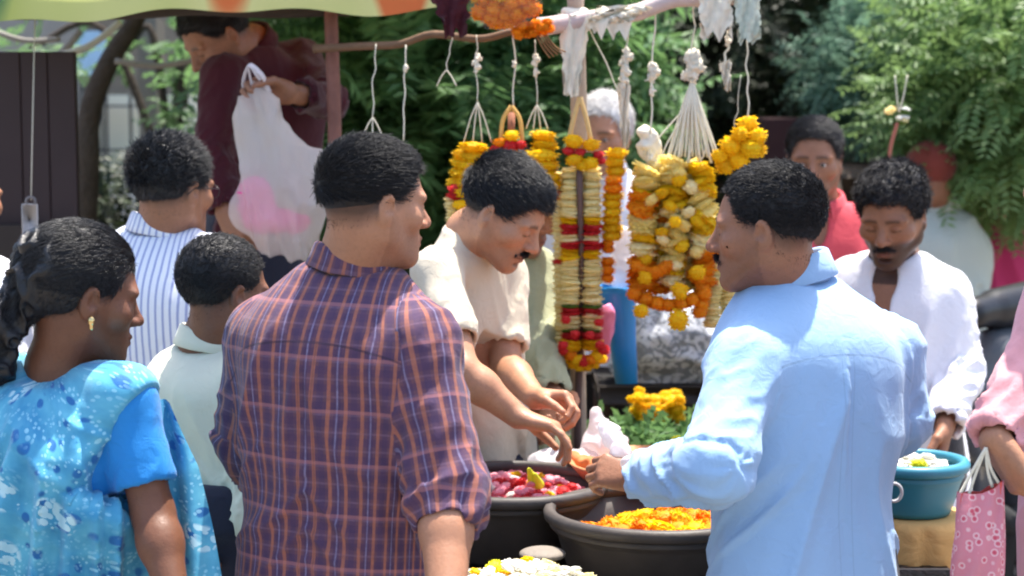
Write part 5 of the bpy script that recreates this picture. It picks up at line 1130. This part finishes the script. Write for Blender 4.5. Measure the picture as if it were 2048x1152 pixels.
# low table with leaves and yellow flowers behind
lt = empty('low_table', 'low table behind the tubs heaped with greens and yellow marigolds', 'table', down(1310, 0, 5.1)); z_l = P(1310, 880, 5.1)[2]
v, f = box(down(1310, 0, 5.1)+V(0, 0, z_l-.02), (.62, .45, .035), bev=.005); add('top', v, f, M_WOOD, lt)
for sx in (-.28, .28):
    for sy in (-.19, .19): v, f = box(down(1310, 0, 5.1)+V(sx, sy, (z_l-.04)/2), (.05, .05, z_l-.04), bev=.004); add('leg', v, f, M_WOOD, lt)
g = np.random.default_rng(5); n = 260; c = P(1330, 892, 5.1); pos = c+g.normal(0, 1, (n, 3))*V(.10, .09, .014); v, f = fronds(g, pos, g.normal(0, 1, (n, 3))+V(0, -.3, .25), g.uniform(.05, .09, n), 4, .022, .045, .5)
add('greens', v, f, L_FERN, kind='stuff', label='heap of cut green leaves on the low table', smooth=False)
rr = random.Random(9)
for k in range(90): put('yellow', P(1272+rr.random()**1*95, 0, 5.08)*V(1, 1, 0)+V(0, rr.uniform(-.08, .08), P(1310, 812, 5.08)[2]+rr.uniform(-.050, .015)), .034, .7, None, .5, label='yellow marigold heaped on greens on the low table behind', cat='flower', group='marigolds on the low table')
put('lime', P(1352, 880, 4.6), .030, .8, None, label='single lemon-yellow flower beside the blue-shirted man\'s forearm', cat='flower'); 
# teal tub on a yellow cloth-covered drum
T4 = P(1824, 924, 4.30); M_TEAL = simple('teal_plastic', (.03, .20, .28), .4, .12, 8, .1, .5)
tub('round teal plastic tub of white flowers on the yellow-covered drum', T4, .118, .115, M_TEAL)
heap(T4, .088, T4[2]-.022, [('white', 9), ('lime', .8)], 38, .034, dict(white='white flower in the teal tub at right', lime='lemon-yellow flower on the white ones in the teal tub'), 'flowers in the teal tub', seed=12, hump=.035)
put('lime', P(1838, 928, 4.22), .042, .6, None, label='large lemon-yellow flower on top at the front of the teal tub', cat='flower')
zt = T4[2]-.115; ty = NB('yellow_ochre_cloth'); ty.bump(ty.noise(14, 4, ty.obj(), 1.0), .5, .02); TY = ty.set(ty.mix(ty.noise(6, 3, ty.obj()), (.50, .27, .08), (.66, .42, .16)), .8, .25)
n = 64; V_ = []; cx, cyy = T4[0]+.015, T4[1]
for j, (r, z) in enumerate([(0, zt-.003), (.09, zt-.003), (.125, zt-.006), (.134, zt-.02), (.138, zt-.12), (.142, zt-.30), (.15, zt-.50), (.16, .01)]):
    for k in range(n): a = 2*pi*k/n; w_ = 1+(.05*sin(a*9)+.03*sin(a*17+1))*min(1, j/4 if j > 2 else 0); V_.append((cx+r*w_*cos(a), cyy+r*w_*sin(a), z))
add('draped_drum', np.array(V_), grid_faces(8, n, True), TY, label='drum covered in yellow-ochre cloth under the teal tub', cat='drum')
t = np.linspace(0, 2*pi, 20); c = P(1788, 985, 4.1); v, f = tube(c+np.stack([.017*np.cos(t), t*0, .020*np.sin(t)], 1), .004, 6, False); add('ring_handle', v, f, simple('pale_ring', (.45, .45, .45), .4), label='small pale ring hanging at the side of the teal tub', cat='ring')
# pink printed bag hanging from a hand
pb = NB('pink_printed_cloth'); vv_ = pb.vor(62, pb.obj()); m_ = pb.ramp(vv_.outputs['Distance'], [(0, (.45, .04, .08)), (.22, (.58, .12, .16)), (.33, (.72, .48, .48)), (.45, (.60, .20, .24)), (1, (.56, .22, .26))]); pb.bump(pb.noise(40, 3, pb.obj()), .3, .006); PB = pb.set(m_, .8, .2)
hb = empty('hand_bag', 'pink printed cloth bag with long cords hanging from the hand at right', 'bag', P(1955, 1250, 3.22)); bd = 3.20
n, m = 40, 22; V_ = []
for j in range(m):
    q = j/(m-1); y = 985+q*(1290-985); hw = 46+6*sin(q*3); dep = .012+.028*min(1, q*2.5); cxp = 1962-q*12
    for k in range(n):
        a = 2*pi*k/n; x = cxp+hw*cos(a)*(1+.04*sin(a*5+q*9)); yy = y-(24*max(0, cos(a))+0*sin(a))*(1-q); p = P(x, yy, bd); p[1] += dep*sin(a)+.004*sin(a*7+q*12); V_.append(p)
add('bag_body', np.array(V_), grid_faces(m, n, True)+[tuple(range((m-1)*n, m*n))], PB, hb); v2 = np.array(V_)[:4*n].copy(); cc_ = v2.mean(0); v2 = cc_+(v2-cc_)*V(.94, .8, 1); add('lining', v2, [q[::-1] for q in grid_faces(4, n, True)], simple('coral_red_lining', (.66, .10, .08), .8), hb)
for x, y in ((1918, 992), (1935, 998), (1985, 975), (1998, 968)): v, f = tube(bez([P(1972, 895, 3.20), P((x+1965)/2, (y+905)/2, 3.2), P(x, y, 3.2)], 5), .0028, 6); add('cord', v, f, M_STR, hb)
print('goods', round(time.time()-T0, 1))

# ------------------------------------------------------------------ the people
def crew(): pass
TR = dict(mat=M_DARK)
# man in the plaid shirt, seen from behind, looking right
plaid = person('man seen from behind in a purple and orange plaid shirt with rolled sleeves',
    head=dict(p=P(748, 412, 3.28), yaw=-62, pitch=-4, roll=0, s=.93), neck=P(706, 538, 3.32), shL=P(532, 672, 3.40), shR=P(838, 686, 3.22),
    elL=P(498, 880, 3.44), wrL=P(590, 1000, 3.68), elR=P(892, 985, 3.15), wrR=P(893, 1215, 3.02), pelvis=P(680, 1130, 3.34), tyaw=-22, skin=S_MED, h=.0032, ch=.0055,
    shirt=dict(mat=M_PLAID, LL=.47, RL=.335, hem=-.35, grow=1.09, r=(.066, .063, .056), cr=.064, chh=.036, fold=1.35), tscale=(1.06, 1.05), trousers=TR,
    hair=dict(mat=HB, top=.006, side=.002, back=.003, quiff=.007, nape=-.030, burn=.004, line=.082, fade=.88, fadecol=(.10, .10, .12), n=5000, len=.020, comb=(0, .9, .1), rand=.28, lay=.80), seed=11, armr=(.046, .041, .030), nk=.062)
# man in the light blue shirt, profile to the left
blue = person('man in a light blue shirt with moustache, reaching left over the flower tubs',
    head=dict(p=P(1532, 462, 3.50), yaw=72, pitch=-3, roll=0, s=.97), neck=P(1582, 566, 3.56), shL=P(1490, 735, 3.40), shR=P(1778, 700, 3.62),
    elL=P(1434, 935, 3.26), wrL=P(1280, 955, 3.52), elR=P(1796, 842, 3.62), wrR=P(1690, 905, 3.86), pelvis=P(1610, 1150, 3.52), tyaw=28, skin=S_BR, h=.0032, ch=.0055,
    handL=dict(d=V(-.93, .35, .12), n=V(.1, .8, -.6), s=.86, curl=(42, 55, 35), thumb=.9), 
    shirt=dict(mat=M_BLUE, LL=.485, RL=.50, hem=-.35, grow=1.08, r=(.063, .061, .052), cr=.072, chh=.046, cz=.022, fold=1.35), tscale=(1.07, 1.08), trousers=TR,
    hair=dict(mat=HB, top=.008, side=.003, back=.004, nape=-.052, line=.088, burn=-.02, fade=.8, fadecol=(.14, .14, .16), n=4500, len=.011, comb=(0, .8, .1), rand=.35, lay=.7), moust=dict(mat=HB), seed=23, armr=(.046, .041, .029), nk=.059, beard=.25)
# vendor in the beige t-shirt bending over the tub
beige = person('young man with moustache in a beige t-shirt bending over the petal tub',
    head=dict(p=P(1006, 428, 4.26), yaw=-112, pitch=-32, roll=0, s=.98), neck=P(944, 470, 4.35), shL=P(1002, 552, 4.50), shR=P(872, 546, 4.20),
    elL=P(1012, 732, 4.40), wrL=P(1070, 796, 4.24), elR=P(925, 742, 4.06), wrR=P(1036, 834, 4.06),
    handL=dict(d=V(.85, -.3, .0), n=V(-.2, -.5, -.8), s=.9, curl=(52, 55, 30), thumb=.8), handR=dict(d=V(.86, -.15, -.20), n=V(-.25, -.1, -.95), s=.92, curl=(40, 38, 18), thumb=.7, fan=(1.1, 1.0, .8, .5)),
    pelvis=P(965, 940, 4.62), tyaw=-118, skin=S_LT, h=.0036, ch=.0065,
    shirt=dict(mat=M_BEIGE, name='t_shirt', len=.19, hem=-.02, grow=1.05, r=(.053, .056, .05), collar=False, nr=.052, nt=.060, top=1.04, fold=.8), tscale=(1.0, 1.0), trousers=dict(mat=M_NAVY), bend=-.02,
    hair=dict(mat=HB2, top=.012, side=.004, back=.006, quiff=.006, line=.076, nape=-.045, n=4500, len=.026, comb=(0, .9, -.1), rand=.25, lay=.82, fade=.85), moust=dict(mat=HB), seed=31, armr=(.042, .036, .026))
# person in olive behind him
olive = person('person in a long-sleeved olive shirt hidden behind the bending young man',
    head=dict(p=P(1040, 412, 4.85), yaw=-120, pitch=-20, s=1.0), neck=P(1020, 500, 4.95), shL=P(1072, 545, 4.92), shR=P(950, 560, 4.85),
    elL=P(1078, 680, 4.80), wrL=P(1104, 792, 4.62), elR=P(960, 720, 4.7), wrR=P(1010, 800, 4.7), pelvis=P(1010, 920, 5.05), tyaw=-110, skin=S_MED, h=.005, ch=.0075,
    shirt=dict(mat=M_OLIVE, len=.50, hem=-.3, grow=1.1, r=(.060, .056, .046), fold=1.2), trousers=TR, hair=dict(mat=HB, n=800, top=.018, h=.005), seed=37)
# woman in the blue sari
def bun(c, R, s):
    C = lambda x, y, z: c+s*(R@V(x, y, z)); o = []
    o.append(('u', rcone(C(0, -.085, .0), C(-.02, -.115, -.055), .034*s, .030*s), .03))
    for (a, b, r) in [((-.02, -.125, -.06), (-.055, -.155, -.10), .044), ((-.03, -.135, -.10), (-.07, -.150, -.15), .040), ((-.03, -.12, -.14), (-.045, -.135, -.19), .030)]:
        o.append(('u', rcone(C(*a), C(*b), r*s, r*.85*s), .02))
    return o
sari = person('woman in a turquoise floral sari with black hair gathered low at the neck',
    head=dict(p=P(162, 596, 3.34), yaw=-60, pitch=-10, roll=0, s=1.03), neck=P(118, 735, 3.36), shL=P(-40, 790, 3.46), shR=P(252, 805, 3.26),
    elR=P(306, 1025, 3.24), wrR=P(352, 1210, 3.16), pelvis=P(100, 1240, 3.42), tyaw=-22, skin=S_DK, h=.0034, ch=.006,
    shirt=dict(mat=cloth_mat('blue_blouse_cloth', (.012, .21, .56), .6), name='blouse', len=.150, hem=.15, grow=1.05, r=(.050, .053, .05), collar=False, nr=.075, top=.93, fold=.5),
    hair=dict(mat=HB2, top=.009, side=.007, back=.010, nape=-.06, line=.070, burn=-.004, rough=.001, n=5000, len=.022, comb=(0, -1, -.25), rand=.07, lay=.93, rad=.0007, curl=True, extra=bun), L=.48, trousers=None, legs=False, seed=41, armr=(.040, .036, .024), jaw=.86, nose=.92, nk=.046, fold=.6)
drape_sari(sari, P(248, 800, 3.26), P(-40, 790, 3.46))
# man in the striped shirt
striped = person('man with glasses in a white shirt with blue stripes, his back to the camera',
    head=dict(p=P(345, 382, 4.45), yaw=-36, pitch=-4, s=1.0), neck=P(322, 462, 4.48), shL=P(248, 522, 4.52), shR=P(436, 530, 4.40), pelvis=P(325, 905, 4.52), tyaw=-16,
    skin=S_BR, h=.0042, ch=.0065, shirt=dict(mat=M_STRIPE, len=.50, hem=-.3, grow=1.12, r=(.066, .060, .052), cr=.064, fold=1.1, cmat=M_STRIPE), tscale=(1.05, 1.05), trousers=TR,
    hair=dict(mat=HB2, top=.008, side=.005, back=.007, nape=-.05, n=3600, len=.020, comb=(.2, .6, .2), rand=.55, rad=.0011, rough=.008), seed=53)
spectacles(striped)
# boy
boy = person('boy in a cream shirt standing between the woman and the plaid-shirted man',
    head=dict(p=P(448, 588, 3.92), yaw=-52, pitch=-8, s=.93), neck=P(415, 690, 3.95), shL=P(356, 752, 3.98), shR=P(492, 762, 3.88), elL=P(336, 900, 3.95), wrL=P(352, 1010, 3.9), pelvis=P(425, 985, 3.98), tyaw=-30, L=.36,
    skin=S_DK, h=.0038, ch=.006, shirt=dict(mat=M_BEIGE2, len=.40, hem=-.08, grow=.86, r=(.052, .050, .045), cr=.052, fold=.8), tscale=(.9, .9), trousers=dict(mat=M_NAVY),
    hair=dict(mat=HB, top=.008, side=.004, back=.006, nape=-.05, n=2600, len=.010, rand=.35, lay=.7, comb=(0, .8, .2)), seed=59, armr=(.034, .029, .021), nk=.046)
# white-haired man
oldman = person('white-haired man in white standing behind the hanging garlands',
    head=dict(p=P(1206, 272, 5.95), yaw=160, pitch=-8, s=1.03, gaze=(0, 1, -.2)), neck=P(1205, 345, 6.02), shL=P(1282, 400, 6.0), shR=P(1122, 400, 6.0), pelvis=P(1212, 660, 6.02), tyaw=165, skin=S_LT, h=.0045, ch=.008,
    shirt=dict(mat=M_WHITE, len=.5, hem=-.25, grow=1.1, r=(.062, .056, .05)), trousers=TR, hair=dict(mat=HW, top=.008, side=.012, back=.012, line=.085, burn=0, n=3000, len=.03, rad=.0014, rand=.25, lay=.9, fade=0, comb=(.6, -.6, -.3)), moust=dict(mat=HW), seed=61, closed=False)
# man in the red shirt
redman = person('man with moustache in a coral red shirt standing at the back, facing the stall',
    head=dict(p=P(1628, 326, 5.6), yaw=168, pitch=-3, s=.98, gaze=(.1, 1, -.1)), neck=P(1640, 412, 5.66), shL=P(1722, 455, 5.66), shR=P(1545, 462, 5.66), pelvis=P(1640, 740, 5.7), tyaw=168, skin=S_BR, h=.0042, ch=.008,
    shirt=dict(mat=M_RED, len=.5, hem=-.25, grow=1.1, r=(.064, .056, .05), open=26, vneck=[(0, .09, -.05, (.024, .07, .07))]), chest=True, trousers=TR, hair=dict(mat=HG, top=.013, side=.003, back=.006, line=.090, n=2600, len=.022, rad=.0012, comb=(-.8, .2, .1), rand=.3, lay=.8), moust=dict(mat=HB, t=.006), seed=67, closed=False, beard=.35)
# bearded man in white
whiteman = person('bearded man in a loose open-necked white shirt looking down',
    head=dict(p=P(1785, 436, 4.9), yaw=152, pitch=-18, s=1.02), neck=P(1788, 512, 4.98), shL=P(1888, 588, 4.95), shR=P(1700, 565, 5.05), elL=P(1922, 740, 4.92), wrL=P(1890, 850, 4.75), elR=P(1672, 720, 5.0), wrR=P(1690, 850, 4.8),
    handL=dict(d=V(-.2, -.3, -.9), n=V(-.9, .1, 0), curl=(30, 40, 20)), pelvis=P(1790, 905, 5.02), tyaw=150, skin=S_BR, h=.004, ch=.007,
    shirt=dict(mat=M_WHITE, len=.47, hem=-.28, grow=1.05, r=(.062, .058, .050), open=34, cr=.055, chh=.022, cz=.006, nr=.056, fold=1.3, vneck=[(0, .12, -.05, (.040, .09, .07)), (0, .13, -.12, (.026, .07, .10))]), chest=True, tscale=(1.06, 1.04), trousers=TR,
    hair=dict(mat=HG, top=.016, side=.008, back=.010, line=.074, burn=-.03, n=3600, len=.018, rad=.0012, rand=.5, rough=.012, comb=(0, .6, .2), lay=.65), moust=dict(mat=HB, t=.006), seed=71, beard=1.0)
# man in maroon, up on the stall under the tarp
maroon = person('man in a maroon shirt bending under the tarp and holding up a plastic bag', floor=.45,
    head=dict(p=P(437, 74, 5.25), yaw=122, pitch=-38, s=1.0), neck=P(502, 92, 5.36), shL=P(445, 150, 5.20), shR=P(600, 118, 5.48), elR=P(655, 200, 5.25), wrR=P(578, 186, 4.98), elL=P(425, 300, 5.15), wrL=P(450, 420, 5.1),
    handR=dict(d=V(-.85, -.15, .1), n=V(.1, -.8, -.5), curl=(50, 60, 40), thumb=.9), handL=dict(d=V(.5, -.3, -.6), n=V(.3, .6, 0), curl=(40, 50, 30)),
    pelvis=P(505, 445, 5.50), tyaw=132, skin=S_BR, h=.0042, ch=.0075, shirt=dict(mat=M_MAROON, len=.50, hem=-.1, grow=1.05, r=(.056, .050, .044), fold=1.2), tscale=(1.0, 1.0), trousers=dict(mat=M_NAVY),
    hair=dict(mat=HB, top=.012, side=.005, n=1500, len=.016, rand=.3, lay=.7), seed=73, bend=-.05)
# far right background people
orange_p = person('person with an orange-red head scarf and grey shirt in the far background',
    head=dict(p=P(1858, 352, 7.0), yaw=30, pitch=-15, s=.95), neck=P(1876, 420, 7.05), shL=P(1840, 462, 7.1), shR=P(1918, 462, 7.0), pelvis=P(1885, 680, 7.05), tyaw=10, skin=S_BR, h=.007, ch=.009,
    shirt=dict(mat=M_MINT, len=.5, hem=-.25, r=(.060, .056, .05), fold=1.3), trousers=TR, hair=dict(mat=M_ORED, top=.014, side=.010, back=.020, nape=-.075, burn=-.06, line=.06, n=0, fade=0, h=.006, rough=.004), seed=79)
mag_p = person('person in a magenta top beside the parked scooter in the far background',
    head=dict(p=P(1982, 372, 7.6), yaw=-20, pitch=-10, s=1.05), neck=P(1978, 435, 7.6), shL=P(1930, 478, 7.6), shR=P(2022, 478, 7.6), pelvis=P(1978, 660, 7.6), tyaw=0, skin=S_DK, h=.008, ch=.010,
    shirt=dict(mat=M_MAG, len=.42, hem=-.5, r=(.054, .05, .046), fold=1.3), tscale=(.92, 1), trousers=TR, hair=dict(mat=HB, top=.014, side=.012, back=.02, nape=-.08, n=0, h=.006), seed=83)
pink_p = person('person in a pink sleeve at the right edge, holding a printed carrier bag',
    head=dict(p=P(2170, 330, 3.35), yaw=60, pitch=-15, s=1.0), neck=P(2165, 470, 3.4), shL=P(2150, 625, 3.36), shR=P(2330, 650, 3.5), elL=P(2046, 772, 3.30), wrL=P(1988, 878, 3.22),
    handL=dict(d=V(.45, -.35, -.75), n=V(.8, .3, .2), curl=(45, 55, 30), thumb=.7), pelvis=P(2210, 1080, 3.45), tyaw=50, skin=S_MED, h=.0036, ch=.0065,
    shirt=dict(mat=M_PINK, LL=.325, RL=.40, hem=-.6, grow=1.1, r=(.066, .052, .044), fold=1.2), trousers=dict(mat=M_PINK), hair=dict(mat=HB, n=0), seed=89)
edge_p = person('person in a pale shirt cut off by the left edge of the picture',
    head=dict(p=P(-78, 400, 4.6), yaw=-20, pitch=-5, s=1.05), neck=P(-85, 500, 4.65), shL=P(-180, 570, 4.7), shR=P(-6, 578, 4.6), pelvis=P(-80, 930, 4.65), tyaw=-10, skin=S_MED, h=.005, ch=.008,
    shirt=dict(mat=M_WHITE, len=.5, hem=-.3, r=(.062, .056, .05)), trousers=TR, hair=dict(mat=HB, n=0), seed=97)
print('people', round(time.time()-T0, 1))
